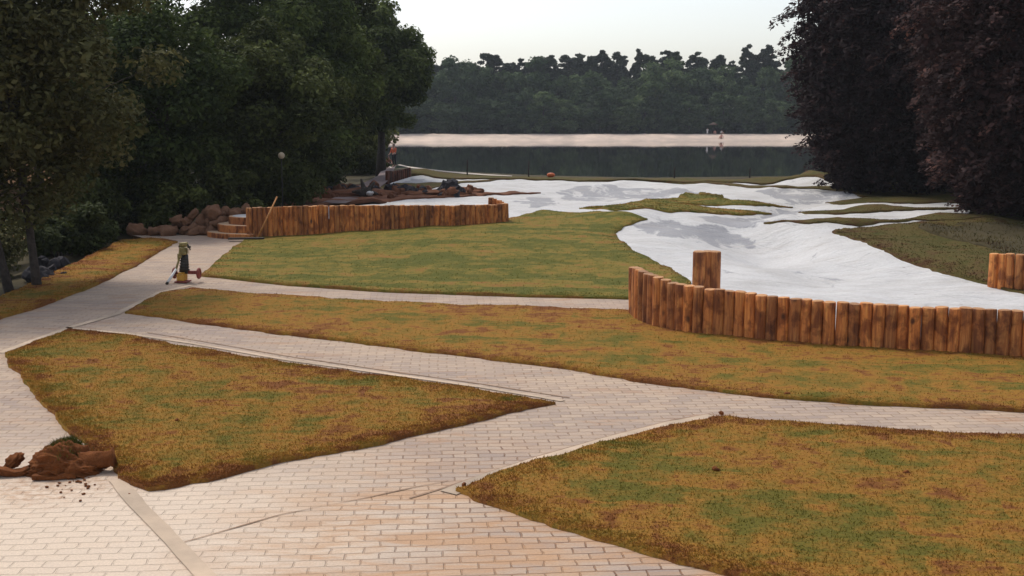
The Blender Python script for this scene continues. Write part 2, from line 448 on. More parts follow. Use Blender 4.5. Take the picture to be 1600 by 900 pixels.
def h(x, y):
    x = np.asarray(x, float); y = np.asarray(y, float)
    lev = 0.35 * S((x + 8) / 8) * S((y - 25) / 15)
    lev = np.where(x > 0, lev * (1 - S((x - 3.2) / 3.5) * (1 - S((y - 32) / 10))), lev)
    back = 0.35 * S((y - 37.6) / 1.2) * S((x + 9.5) / 1.0)
    z = np.maximum(lev, back)
    for bx, by, sx, sy, a in BUMPS:
        z = z + a * np.exp(-((x - bx) / sx) ** 2 - ((y - by) / sy) ** 2)
    best = np.full(x.shape, 9e9); dep = np.zeros(x.shape)
    for (p, q), d0, d1 in zip(zip(STREAM, STREAM[1:]), STREAM_D, STREAM_D[1:]):
        vx, vy = q[0] - p[0], q[1] - p[1]
        t = np.clip(((x - p[0]) * vx + (y - p[1]) * vy) / (vx * vx + vy * vy), 0, 1)
        dd = np.hypot(x - p[0] - t * vx, y - p[1] - t * vy)
        k = dd < best; best = np.where(k, dd, best); dep = np.where(k, d0 + (d1 - d0) * t, dep)
    z = z - dep * np.exp(-(best / 1.5) ** 2)
    # soft folds and hollows of the dug stream bed
    fm = S((x - 1.5) / 3) * S((y - 23) / 4) * (1 - S((y - 62) / 8))
    z = z + fm * (.050 * np.sin(1.45 * x + .55 * y + .6 * np.sin(.5 * y)) + .040 * np.sin(.9 * y - 1.1 * x + 1.3) + .025 * np.sin(2.6 * x - 1.2 * y))
    # ground falls away on the far left, rises as a sandy bank behind
    lf = S((-x - 12.0 - np.maximum(0, y - 30) * 0.10) / 3.0)
    z = z - 0.55 * lf * (1 - S((y - 31) / 6)) * S((y - 16) / 6)
    z = z + 2.3 * S((-x - 17) / 7) * S((y - 40) / 22)
    # lake
    ys = np.interp(x, SH_X, SH_Y)
    k = S((y - ys + 7.0) / 11.0)
    far = S((y - 244) / 14)
    z = z * (1 - k) + k * (-1.15 + 2.10 * far)
    return z

def hit(px, py):
    d = ray(px, py)
    t = np.concatenate([np.linspace(4, 70, 1400), np.linspace(70, 320, 1400)])
    zz = CAM_Z + d[2] * t - h(d[0] * t, d[1] * t)
    i = np.argmax(zz < 0)
    if zz[i] >= 0: return flat(px, py, 0.0)
    a, b = t[max(i - 1, 0)], t[i]
    for _ in range(30):
        c = (a + b) / 2
        if CAM_Z + d[2] * c - float(h(d[0] * c, d[1] * c)) < 0: b = c
        else: a = c
    return d[0] * b, d[1] * b

def outline(pts):
    out = []
    for p in pts:
        out.append((p[1], p[2]) if p[0] == 'w' else hit(*p))
    return out

def inside(poly, x, y):
    poly = np.asarray(poly); r = np.zeros(np.shape(x), bool)
    j = len(poly) - 1
    for i in range(len(poly)):
        xi, yi = poly[i]; xj, yj = poly[j]
        c = ((yi > y) != (yj > y)) & (x < (xj - xi) * (y - yi) / (yj - yi + 1e-12) + xi)
        r ^= c; j = i
    return r

def region(name, poly, off, spacing, mat, jitter=0.0, skirt=0.0, micro=0.0, bstep=None, kind='structure', link_it=True, seed=0):
    """a sheet draped over the ground inside a world-space outline"""
    bstep = bstep or spacing
    b = []
    n = len(poly)
    for i in range(n):
        p, q = np.array(poly[i]), np.array(poly[(i + 1) % n])
        L = np.hypot(*(q - p)); k = max(1, int(L / bstep))
        nrm = np.array([-(q - p)[1], (q - p)[0]]) / max(L, 1e-6)
        for s in range(k):
            w = p + (q - p) * s / k
            if jitter and 0 < s:
                w = w + nrm * jitter * (mnoise.fractal(Vector((w[0] * 1.1 + seed, w[1] * 1.1, 0)), 0.8, 2, 4) + .45 * mnoise.noise(Vector((w[0] * 6 + seed, w[1] * 6, 4))))
            b.append(w)
    b = np.array(b)
    lo, hi = b.min(0), b.max(0)
    gx, gy = np.meshgrid(np.arange(lo[0], hi[0], spacing), np.arange(lo[1], hi[1], spacing))
    gx, gy = gx.ravel(), gy.ravel()
    gx = gx + rng.uniform(-.3, .3, gx.size) * spacing; gy = gy + rng.uniform(-.3, .3, gy.size) * spacing
    k = inside(b, gx, gy)
    pts = [Vector(p) for p in b] + [Vector(p) for p in zip(gx[k], gy[k])]
    vs, es, fs, ov, oe, of = delaunay_2d_cdt(pts, [], [list(range(len(b)))], 1, 1e-5)
    co = np.array([(v.x, v.y) for v in vs])
    z = h(co[:, 0], co[:, 1]) + off
    if micro:
        z = z + np.array([micro * mnoise.fractal(Vector((x * 0.9, y * 0.9, 3)), 0.9, 2, 4) for x, y in co])
    verts = np.column_stack([co, z])
    edge = None
    if skirt:
        P0 = np.array(poly); P1 = np.roll(P0, -1, 0); dd = np.full(len(co), 9e9)
        for p_, q_ in zip(P0, P1):
            vv = q_ - p_; tt = np.clip(((co - p_) @ vv) / (vv @ vv + 1e-9), 0, 1); dd = np.minimum(dd, np.hypot(*(co - p_ - tt[:, None] * vv).T))
        edge = np.exp(-dd / 0.35)
    tris = [list(f) for f in fs]
    if skirt:
        cnt = {}
        for f in tris:
            for a, c in zip(f, f[1:] + f[:1]):
                cnt[(a, c)] = 1
        rim = [(a, c) for (a, c) in cnt if (c, a) not in cnt]
        low = {}
        ev = list(map(tuple, verts))
        for a, c in rim:
            for q in (a, c):
                if q not in low:
                    low[q] = len(ev); ev.append((verts[q][0], verts[q][1], verts[q][2] - skirt))
        for a, c in rim:
            tris.append([c, a, low[a]]); tris.append([c, low[a], low[c]])
        verts = np.array(ev)
    fl = np.array(tris, np.int32)
    fl = fl.ravel()
    me = mesh_np(name, verts, fl, 3, mat, smooth=True)
    if edge is not None:
        ed = np.ones(len(verts), np.float32); ed[:len(edge)] = edge
        at_ = me.attributes.new('edge', 'FLOAT', 'POINT'); at_.data.foreach_set('value', ed)
    if not link_it: return me
    o = link(name, me); o['kind'] = kind
    return o

# ------------------------------------------------------------------ ground sheet, lake, beach
def axis(*segs):
    out = []
    for a, b_, s in segs: out.append(np.arange(a, b_, s))
    return np.unique(np.concatenate(out))
ax = axis((-900, -100, 80), (-100, -40, 8), (-40, 45, 1.0), (45, 120, 8), (120, 901, 80))
ay = axis((-300, -20, 40), (-20, 10, 5), (10, 120, 1.0), (120, 200, 6), (200, 240, 4), (240, 262, 1), (262, 320, 6), (320, 1200, 60))
GX, GY = np.meshgrid(ax, ay)
GZ = h(GX, GY) - 0.16
nx, ny = len(ax), len(ay)
ii = np.arange((nx) * (ny)).reshape(ny, nx)
q = np.stack([ii[:-1, :-1], ii[:-1, 1:], ii[1:, 1:], ii[1:, :-1]], -1).ravel()
g = link('ground', mesh_np('ground', np.column_stack([GX.ravel(), GY.ravel(), GZ.ravel()]), q, 4, M['ground'], smooth=True))
g['kind'] = 'structure'

wat = link('lake_water', mesh_np('lake_water', [(-300, 70, -0.4), (300, 70, -0.4), (300, 256, -0.4), (-300, 256, -0.4)], [0, 1, 2, 3], 4, M['water']))
wat['kind'] = 'structure'
region('beach', [(-100, 248.2), (130, 248.2), (130, 259), (-100, 259)], 0.03, 1.5, M['sand'], micro=0.1)
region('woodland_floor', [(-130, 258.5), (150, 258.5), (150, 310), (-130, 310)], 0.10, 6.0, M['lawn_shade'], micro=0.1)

# ------------------------------------------------------------------ paving, turf, fleece
PAVE = outline([('w', -30, -8), ('w', -30, 12), (-350, 600), (-150, 530), (0, 484), (120, 448), (210, 405), (250, 378), (200, 366), (395, 364), (385, 385), (350, 420),
                (600, 450), (1010, 462), (1030, 490), (1100, 560), (1900, 630), ('w', 30, 13), ('w', 30, -8)])
region('paving', PAVE, 0.0, 0.8, M['paving'])

TURF_A = outline([(8, 556), (108, 517), (160, 522), (300, 546), (450, 571), (600, 592), (750, 613), (868, 632), (800, 645), (700, 670), (600, 695),
                  (480, 717), (380, 739), (300, 756), (232, 768), (185, 742), (140, 706), (100, 672), (55, 622)])
TURF_B = outline([(712, 769), (760, 750), (850, 722), (950, 693), (1050, 667), (1112, 655), (1140, 655), (1250, 665), (1400, 675), (1600, 684), (1900, 700),
                  ('w', 12, 6), (1300, 945), (1200, 918), (1130, 899), (1080, 886), (1000, 865), (930, 845), (860, 824), (790, 798), (740, 783)])
TURF_C = outline([(195, 490), (250, 461), (300, 451), (400, 462), (550, 470), (700, 478), (850, 483), (985, 487), (1000, 497), (1050, 512), (1130, 523), (1250, 535), (1400, 545),
                  (1600, 557), (2100, 583), (2100, 668), (1600, 645), (1400, 635), (1200, 622), (1100, 610), (1000, 598), (900, 580), (750, 560), (600, 542), (450, 524), (300, 505)])
TURF_D = outline([(313, 432), (340, 410), (372, 383), (392, 370), (500, 362), (600, 356), (700, 350), (786, 346), (815, 338), (850, 330), (905, 334), (1012, 345),
                  (975, 355), (960, 366), (968, 378), (990, 394), (1030, 414), (1060, 430), (1080, 444), (1050, 478), (990, 468), (800, 464), (600, 457), (450, 447)])
TURF_E = outline([(-200, 575), (0, 500), (70, 478), (150, 447), (215, 415), (252, 392), (278, 379), (235, 373), (190, 376), (150, 396), (100, 420), (50, 444), (0, 466), (-200, 530)])
t_a = region('lawn', TURF_A, 0.045, 0.30, M['lawn'], 0.07, 0.12, 0.03, 0.12, seed=1)
t_b = region('lawn', TURF_B, 0.045, 0.30, M['lawn'], 0.07, 0.12, 0.03, 0.12, seed=2)
t_c = region('lawn', TURF_C, 0.045, 0.30, M['lawn'], 0.09, 0.12, 0.03, 0.15, seed=3)
t_d = region('lawn', TURF_D, 0.060, 0.35, M['lawn_green'], 0.05, 0.14, 0.04, 0.18, seed=4)
t_e = region('lawn', TURF_E, 0.045, 0.35, M['lawn'], 0.05, 0.12, 0.04, 0.2, seed=5)

FABRIC = outline([(395, 345), (480, 327), (600, 318), (650, 301), (606, 289), (618, 284), (640, 278), (662, 274.5), (700, 279), (760, 281), (1000, 283.5), (1130, 286), (1230, 282),
                  (1270, 277), (1322, 293), (1440, 306), (1520, 325), (1500, 350), (1520, 395), (1550, 445)]) + \
    [(15, 26.0), (15, 17.2), (11.8, 17.55), (8.6, 18.25), (6.4, 18.95), (4.4, 19.85), (3.3, 20.6), (2.75, 21.6), (2.6, 24.0), (2.0, 30.0), (1.0, 36.5), (-0.3, 37.4), (-4, 37.3)]
fab_o = region('fleece_sheet', FABRIC, 0.02, 0.30, M['fabric'], 0.05, 0.0, 0.06, 0.3)
fab_o.pop('kind', None)
tag(fab_o, 'large white and grey fleece sheet spread over the winding stream bed and pond', 'fleece sheet')
GREY = [[(985, 353), (1045, 347), (1090, 352), (1125, 352), (1145, 365), (1195, 388), (1150, 390), (1095, 383), (1040, 371), (1005, 363)],
        [(1080, 341), (1180, 339), (1215, 350), (1195, 352), (1150, 357), (1120, 350)],
        [(870, 300), (900, 292), (960, 290), (1060, 293), (1090, 303), (1050, 311), (960, 314), (900, 316), (880, 312)],
        [(800, 315), (850, 303), (875, 322), (830, 327)],
        [(1180, 300), (1250, 293), (1330, 305), (1325, 312), (1290, 317), (1235, 322), (1210, 310)],
        [(1205, 326), (1255, 328), (1240, 338), (1190, 338)],
        [(620, 288), (640, 280), (665, 281), (690, 287)]]
me = fab_o.data
co = np.empty(len(me.vertices) * 3, np.float32); me.vertices.foreach_get('co', co); co = co.reshape(-1, 3)
pv = np.zeros(len(co))
for gpoly in GREY:
    pv[inside(outline(gpoly), co[:, 0], co[:, 1])] = 1.0
at = me.attributes.new('patch', 'FLOAT', 'POINT'); at.data.foreach_set('value', pv.astype(np.float32))

def bank(pts, mat='lawn_shade', sp=0.5, off=0.07, jit=0.12, seed=0, name='grass_bank'):
    return region(name, outline(pts), off, sp, M[mat], jit, 0.12, 0.05, 0.3, seed=seed)
BK = []
BK.append(bank([(905, 327), (972, 321), (1030, 313), (1060, 311), (1094, 303), (1110, 304), (1130, 307.5), (1122, 310), (1150, 316), (1200, 320), (1239, 325), (1180, 324), (1100, 321),
      (1032, 320), (1100, 325), (1160, 331), (1206, 336), (1150, 337), (1050, 334), (960, 330)], 'lawn_green', 0.4, seed=11))
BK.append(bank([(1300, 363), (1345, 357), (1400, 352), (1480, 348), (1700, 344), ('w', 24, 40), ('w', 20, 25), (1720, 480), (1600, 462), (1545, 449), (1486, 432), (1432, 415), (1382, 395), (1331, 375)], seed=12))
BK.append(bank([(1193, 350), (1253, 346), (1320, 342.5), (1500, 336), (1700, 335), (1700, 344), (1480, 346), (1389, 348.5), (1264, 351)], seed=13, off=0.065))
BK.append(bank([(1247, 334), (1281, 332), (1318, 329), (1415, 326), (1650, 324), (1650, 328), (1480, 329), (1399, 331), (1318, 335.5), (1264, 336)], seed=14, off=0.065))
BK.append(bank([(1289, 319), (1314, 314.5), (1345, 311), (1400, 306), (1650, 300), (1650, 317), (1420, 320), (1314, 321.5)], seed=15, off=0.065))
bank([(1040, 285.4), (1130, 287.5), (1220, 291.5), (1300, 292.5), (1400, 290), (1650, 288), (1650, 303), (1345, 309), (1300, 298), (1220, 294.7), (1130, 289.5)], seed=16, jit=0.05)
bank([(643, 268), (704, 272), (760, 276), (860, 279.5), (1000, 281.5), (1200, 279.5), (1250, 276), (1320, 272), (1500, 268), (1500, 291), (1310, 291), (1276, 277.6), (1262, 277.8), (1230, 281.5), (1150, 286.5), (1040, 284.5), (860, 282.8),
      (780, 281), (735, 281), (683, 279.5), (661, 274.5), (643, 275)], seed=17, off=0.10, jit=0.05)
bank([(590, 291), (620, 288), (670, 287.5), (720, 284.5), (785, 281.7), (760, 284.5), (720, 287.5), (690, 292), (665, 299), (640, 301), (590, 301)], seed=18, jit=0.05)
SOIL = outline([(385, 330), (400, 308), (430, 299), (520, 296), (600, 298), (660, 300), (675, 305), (740, 303.5), (845, 303.2), (760, 306.5), (700, 310), (620, 314), (540, 319), (480, 326), (400, 338)])
region('soil', SOIL, 0.09, 0.4, M['soil'], 0.15, 0.15, 0.14, 0.3)
region('footpath', outline([(560, 253), (585, 257), (640, 263), (700, 270.5), (760, 275.5), (800, 277.8), (800, 278.8), (760, 276.9), (700, 272.2), (640, 264.8), (585, 258.6), (560, 254.6)]), 0.13, 0.6, M['concrete'])
region('woodland_path', outline([(500, 322), (545, 303), (570, 288), (590, 278), (600, 268), (604, 261), (618, 262.5), (610, 275), (606, 286), (592, 297), (580, 306), (540, 322)]), 0.115, 0.6, M['oldpath'])
region('sandy_slope', [(-42, 34), (-17.5, 30), (-15.5, 36), (-15, 44), (-17, 60), (-44, 64)], 0.0, 0.8, M['sandbank'], 0.4, 0, 0.3)
bare = region('bare_soil', outline([(1440, 356), (1500, 352), (1560, 354), ('w', 22, 38), ('w', 20, 27), (1640, 440), (1570, 400), (1520, 385), (1465, 372)]), 0.12, 0.5, M['ground'], 0.3, 0.08, 0.12)

# sandy edging bands let into the paving
def band(name, pts, w, mat, off):
    P = [Vector(p) for p in outline(pts)]
    left, right = [], []
    for i, p in enumerate(P):
        d = (P[min(i + 1, len(P) - 1)] - P[max(i - 1, 0)]).normalized(); nn = Vector((-d.y, d.x))
        left.append(p + nn * w / 2); right.append(p - nn * w / 2)
    return region(name, [tuple(v) for v in left + right[::-1]], off, 0.5, mat, 0.012, 0, 0, 0.15)
joint = mat_soil('sandy_joint', (0.13, 0.065, 0.035), (0.46, 0.34, 0.25), 9.0, 0.01)
for pts in ([(700, 771), (760, 747), (850, 718), (950, 689), (1050, 663), (1115, 651)],):
    band('edging_strip', pts, 0.22, M['kerb'], 0.010)
band('open_joint', [(640, 779), (700, 761), (760, 740), (850, 711), (950, 683), (1050, 657), (1110, 647)], 0.035, joint, 0.007)
band('edging_strip', [(182, 750), (215, 790), (255, 830), (290, 868), (325, 905)], 0.16, M['kerb'], 0.010)
band('open_joint', [(212, 772), (245, 808), (285, 850), (335, 905)], 0.03, joint, 0.007)
band('edging_strip', [(100, 512), (200, 522), (300, 537), (450, 563), (600, 584), (750, 605), (880, 627)], 0.10, M['kerb'], 0.010)
band('open_joint', [(230, 520), (300, 531), (450, 557), (600, 579), (750, 600), (890, 622)], 0.03, joint, 0.007)
band('edging_strip', [(0, 552), (60, 530), (110, 512), (180, 492), (250, 457), (300, 446)], 0.14, M['kerb'], 0.010)
band('open_joint', [(284, 849), (437, 805), (569, 779), (647, 762), (700, 752)], 0.013, joint, 0.007)

# ------------------------------------------------------------------ turf blades
def blades(name, me, n, hgt, wid, mat, ymax=999):
    nv = len(me.vertices); co = np.empty(nv * 3, np.float32); me.vertices.foreach_get('co', co); co = co.reshape(-1, 3)
    nf = len(me.polygons); fi = np.empty(nf * 3, np.int32); me.loops.foreach_get('vertex_index', fi); fi = fi.reshape(-1, 3)
    A, B, D = co[fi[:, 0]], co[fi[:, 1]], co[fi[:, 2]]
    cr = np.cross(B - A, D - A); area = np.linalg.norm(cr, axis=1) / 2
    cen = (A + B + D) / 3
    ok = (np.abs(cr[:, 2]) > 0.3 * np.linalg.norm(cr, axis=1)) & (cen[:, 1] < ymax)
    ev_ = np.empty(nv, np.float32); me.attributes['edge'].data.foreach_get('value', ev_)
    w = area * ok * (1 + 3.5 * ev_[fi].max(1) ** 2) / np.maximum(cen[:, 1], 6) ** 1.2; w /= w.sum()
    k = rng.choice(nf, n, p=w)
    r1, r2 = np.sqrt(rng.random(n)), rng.random(n)
    P = A[k] * (1 - r1)[:, None] + B[k] * (r1 * (1 - r2))[:, None] + D[k] * (r1 * r2)[:, None]
    a = rng.uniform(0, 2 * np.pi, n); hh = hgt * rng.uniform(.35, 1.2, n); ww = wid * rng.uniform(.6, 1.3, n)
    side = np.column_stack([np.cos(a), np.sin(a), np.zeros(n)])
    lean = np.column_stack([rng.normal(0, .7, n), rng.normal(0, .7, n), np.ones(n)])
    lean /= np.linalg.norm(lean, axis=1)[:, None]
    V = np.empty((n, 3, 3)); V[:, 0] = P - side * ww[:, None]; V[:, 1] = P + side * ww[:, None]; V[:, 2] = P + lean * hh[:, None]
    bme = mesh_np(name, V.reshape(-1, 3), np.arange(n * 3), 3, mat)
    ed = np.empty(nv, np.float32); me.attributes['edge'].data.foreach_get('value', ed)
    at_ = bme.attributes.new('edge', 'FLOAT', 'POINT'); at_.data.foreach_set('value', np.repeat(ed[fi[k, 0]], 3).astype(np.float32))
    o = link(name, bme); o['kind'] = 'stuff'
    return o
blades('turf_blades', t_a.data, 60000, 0.030, 0.006, M['blade'])
blades('turf_blades', t_b.data, 95000, 0.030, 0.006, M['blade'])
blades('turf_blades', t_c.data, 22000, 0.030, 0.007, M['blade'])
blades('turf_blades', t_d.data, 12000, 0.035, 0.010, M['blade_green'])
blades('turf_blades', t_e.data, 9000, 0.04, 0.008, M['blade'])

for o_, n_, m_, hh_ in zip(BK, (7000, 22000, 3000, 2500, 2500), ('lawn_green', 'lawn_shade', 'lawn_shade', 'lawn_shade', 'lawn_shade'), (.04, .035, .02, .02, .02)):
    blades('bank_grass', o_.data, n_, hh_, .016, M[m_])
blades('weeds', bare.data, 6000, .10, .014, M['lawn_shade'])

# ------------------------------------------------------------------ trees
def leaf_quads(P, nrm, size, elong=1.7):
    n = len(P)
    r = rng.normal(size=(n, 3))
    t = np.cross(nrm, r); t /= np.linalg.norm(t, axis=1)[:, None] + 1e-9
    s = np.cross(nrm, t)
    sz = size * rng.uniform(.55, 1.35, n)[:, None]
    V = np.empty((n, 4, 3))
    V[:, 0] = P - t * sz * elong * .5; V[:, 1] = P + s * sz * .42 + nrm * sz * .12
    V[:, 2] = P + t * sz * elong * .5; V[:, 3] = P - s * sz * .42 + nrm * sz * .12
    return V.reshape(-1, 3)

def unit(n):
    v = rng.normal(size=(n, 3)); return v / np.linalg.norm(v, axis=1)[:, None]

def trunk_bm(pts, r0, r1, limbs, seg=9):
    bm = bmesh.new()
    k = len(pts)
    add_tube(bm, pts, [r0 * 1.35] + [r0 + (r1 - r0) * i / (k - 1) for i in range(1, k)], seg)
    for a, b_, ra in limbs:
        a, b_ = Vector(a), Vector(b_); mid = (a + b_) / 2 + Vector((0, 0, (b_ - a).length * 0.08)) + Vector(rng.normal(0, .06, 3)) * (b_ - a).length
        add_tube(bm, [a, mid, b_], [ra, ra * .65, ra * .2], 6)
    return bm

def crown_clumps(center, radii, n_clump, cr, hollow=0.35, low_cut=None):
    c = np.array(center); rad = np.array(radii); out = []
    while len(out) < n_clump:
        d = unit(1)[0]; r = hollow + (1 - hollow) * rng.random() ** 0.6
        k = 1 + 0.22 * mnoise.noise(Vector(d * 1.7 + c * .37))
        p = c + d * rad * r * k
        if low_cut is not None and p[2] < low_cut: continue
        out.append((p, cr * rng.uniform(.65, 1.3)))
    return out

def clump_leaves(clumps, n, size, squash=0.75, up=0.5):
    P0 = np.array([c[0] for c in clumps]); r0 = np.array([c[1] for c in clumps])
    w = r0 ** 2; w /= w.sum()
    k = rng.choice(len(clumps), n, p=w)
    d = unit(n); rr = rng.random(n) ** 0.45
    # ragged outer edge of each clump
    P = P0[k] + d * (r0[k] * rr)[:, None] * np.array([1, 1, squash])
    P += rng.normal(0, .05, (n, 3)) * r0[k][:, None]
    nrm = d * .5 + unit(n) * .7 + np.array([0, 0, up]); nrm /= np.linalg.norm(nrm, axis=1)[:, None]
    ct = rng.random(len(clumps))
    tint = np.clip(rng.normal(.45, .2, n) + (ct[k] - .5) * .6, 0, 1)
    return leaf_quads(P, nrm, size), tint

def tree(name, label, base, trunks, center, radii, leafmat, n=45000, size=.13, n_clump=110, cr=1.0, low_cut=None, group=None, cat='tree', hollow=.35, squash=.75):
    """trunks: list of (top offset, r0, r1). coordinates relative to base"""
    root = thing(name, label, cat, base, 0, group)
    b = np.array(base)
    cl = crown_clumps(center, radii, int(n_clump * .72), cr * 1.04, hollow, low_cut)
    for ti, (top, r0, r1) in enumerate(trunks):
        st = Vector(top[3:6]) if len(top) > 3 else Vector((0, 0, 0))
        tp = Vector(top[:3]); pts = []
        for i in range(7):
            f = i / 6; p = st.lerp(tp, f) + Vector((rng.normal(0, .05), rng.normal(0, .05), 0)) * tp.z * .12 * math.sin(f * 3.14)
            pts.append(p - Vector((0, 0, .25 if i == 0 else 0)))
        limbs = []
        for c_, r_ in cl[ti::max(3, len(trunks) * 3)]:
            rel = c_
            f = min(.95, max(.3, rel[2] / tp.z * .7)); i0 = min(5, int(f * 6))
            limbs.append((pts[i0].lerp(pts[i0 + 1], f * 6 - i0), rel, r1 * .55))
        link('trunk', bm_mesh('trunk', trunk_bm(pts, r0, r1, limbs), M['bark']), root)
    V, tint = clump_leaves(cl, n, size, squash)
    link('crown', mesh_np('crown', V, np.arange(n * 4), 4, leafmat, tint), root)
    return root

# left foreground tree with two stems; dark clump behind; tall tree by the lake
tree('deciduous_tree', 'olive green tree with two thin leaning trunks beside the left lawn edge', (-10.75, 25.9, -0.30),
     [((-.55, .2, 5.4), .10, .045), ((-1.5, -.3, 5.0, -.55, -.1, 0), .10, .045)],
     (-1.15, 0.3, 5.7), (3.5, 3.2, 4.1), M['leaf_olive'], 85000, .095, 330, .66, 1.75, hollow=.25)
tree('deciduous_tree', 'broad dark tree with bright green crest standing behind the heap of sod', (-13.4, 41, 0.0),
     [((.2, .3, 6), .2, .07), ((1.4, 0, 5.5, .8, .4, 0), .16, .06)],
     (0.2, 0, 3.7), (3.1, 3.2, 3.95), M['leaf_green'], 62000, .12, 150, .85, .5)
tree('deciduous_tree', 'rounded dark tree directly behind the left end of the log palisade', (-9.9, 45.5, 0.1),
     [((.2, .3, 5.5), .2, .07)],
     (0, 0, 3.6), (3.0, 3.0, 3.7), M['leaf_dark'], 55000, .12, 130, .8, .4)
tree('deciduous_tree', 'tall dark green tree rising out of the frame in the middle of the left wood', (-11.6, 56, 0.2),
     [((.2, .3, 10), .3, .1)],
     (0.2, 0, 7.2), (4.3, 4.0, 7.0), M['leaf_green'], 70000, .15, 150, 1.15, .5)
tree('deciduous_tree', 'very tall dark tree behind the left wood, its top cut off', (-10.6, 68, 0.2),
     [((.2, .3, 12), .35, .12)],
     (-.8, 0, 8.8), (3.5, 3.6, 8.3), M['leaf_dark'], 60000, .17, 140, 1.25, 1.0)
tree('deciduous_tree', 'tall rounded tree overhanging the lakeside path near the person in orange', (-9.1, 80, 0.0),
     [((.4, .3, 11), .3, .1)],
     (-.1, 0, 7.0), (3.3, 3.4, 4.3), M['leaf_green'], 55000, .18, 130, 1.0, 2.7)
tree('deciduous_tree', 'low bushy tree under the left wood beside the woodland path', (-13.0, 66, 0.1),
     [((.1, .1, 4), .2, .07)],
     (0, 0, 3.0), (4.4, 4.5, 3.2), M['leaf_dark'], 40000, .17, 90, 1.1, .2)
tree('deciduous_tree', 'olive tree standing on the sandy slope far behind the two thin trunks', (-20.5, 50, 0.6),
     [((.1, .1, 5), .22, .08)],
     (0, 0, 4.9), (4.6, 4, 2.8), M['leaf_olive'], 42000, .15, 90, 1.1, 2.2)
tree('deciduous_tree', 'dark tree at the far left edge above the sandy slope', (-31, 60, 1.6),
     [((.1, .1, 6), .25, .08)],
     (0, 0, 5.0), (6, 5, 4.5), M['leaf_dark'], 42000, .18, 90, 1.3, 1.0)
tree('deciduous_tree', 'dark tree filling the gap behind the olive tree on the slope', (-24, 70, 1.0),
     [((.1, .1, 6), .25, .08)],
     (0, 0, 4.2), (6.5, 5, 4.4), M['leaf_dark'], 42000, .2, 90, 1.4, .6)

def copper_beech(label, base, top, Rmax, n_spray, per, size):
    root = thing('copper_beech', label, 'tree', base, 0, 'copper beeches on the right bank')
    limbs, Vs, Ts = [], [], []
    pts = [Vector((rng.normal(0, .05), rng.normal(0, .05), top * .8 * i / 6 - (.3 if i == 0 else 0))) for i in range(7)]
    for s in range(n_spray):
        f = rng.random() ** .9; z = 0.35 + f * (top - .6)
        prof = math.sin(min(1, (f * .66 + .19)) * math.pi) ** .7
        a = rng.uniform(0, 2 * math.pi)
        Rr = Rmax * prof * (1 + .16 * mnoise.noise(Vector((math.cos(a) * 1.6, math.sin(a) * 1.6, z * .35 + base[0])))) * rng.uniform(.80, 1.04)
        out = np.array([math.cos(a), math.sin(a), 0]); L = rng.uniform(1.6, 3.0) * Rmax / 6
        tip = out * Rr + np.array([0, 0, z])
        dr = out * 1.0 + np.array([rng.normal(0, .25), rng.normal(0, .25), rng.uniform(-.5, -.08)]); dr /= np.linalg.norm(dr)
        st = tip - dr * L
        if st[2] < .1 or tip[2] < .15: 
            tip[2] = max(tip[2], .15)
        side = np.cross(dr, [0, 0, 1]); side /= np.linalg.norm(side); upv = np.cross(side, dr)
        t = rng.random(per) ** .8
        wd = (.15 + .55 * (1 - np.abs(t * 2 - 1.1))) * L * .33
        P = st + dr * (t * L)[:, None] + side * (rng.normal(0, .5, per) * wd)[:, None] + upv * rng.normal(0, .07, per)[:, None]
        P[:, 2] -= (t ** 2) * L * .14
        nrm = upv * .8 + unit(per) * .55; nrm /= np.linalg.norm(nrm, axis=1)[:, None]
        Vs.append(leaf_quads(P, nrm, size)); Ts.append(np.clip(rng.normal(.4, .2, per) + rng.normal(0, .14), 0, 1))
        if s % 9 == 0: limbs.append((pts[min(6, int(f * 6))], st, .05))
    nf = int(n_spray * per * .45)
    d = unit(nf); f = rng.random(nf); z = .3 + f * (top - 1.2)
    prof = np.sin(np.minimum(1, f * .66 + .19) * np.pi) ** .7
    a = rng.uniform(0, 2 * np.pi, nf); rr = Rmax * prof * (.35 + .5 * rng.random(nf) ** .5)
    P = np.column_stack([np.cos(a) * rr, np.sin(a) * rr, z])
    Vs.append(leaf_quads(P, d, size * 1.5)); Ts.append(np.clip(rng.normal(.3, .15, nf), 0, 1))
    V = np.concatenate(Vs); Tt = np.concatenate(Ts)
    link('trunk', bm_mesh('trunk', trunk_bm(pts, .4, .12, limbs), M['bark']), root)
    link('crown', mesh_np('crown', V, np.arange(len(V)), 4, M['leaf_copper'], Tt), root)
    return root
copper_beech('purple leaved copper beech whose left branches reach out over the lake view', (19.9, 56, .2), 15, 7.5, 900, 95, .13)
copper_beech('nearest copper beech at the right edge, dark branches sweeping down to the bare soil', (20.2, 41.5, .2), 14, 6.6, 1000, 110, .11)
copper_beech('farthest copper beech near the lake shore, mostly hidden by its neighbours', (24.5, 74, .1), 14, 6.6, 500, 80, .17)
copper_beech('copper beech furthest to the right behind the nearest one', (30, 52, .3), 14, 7, 350, 80, .17)

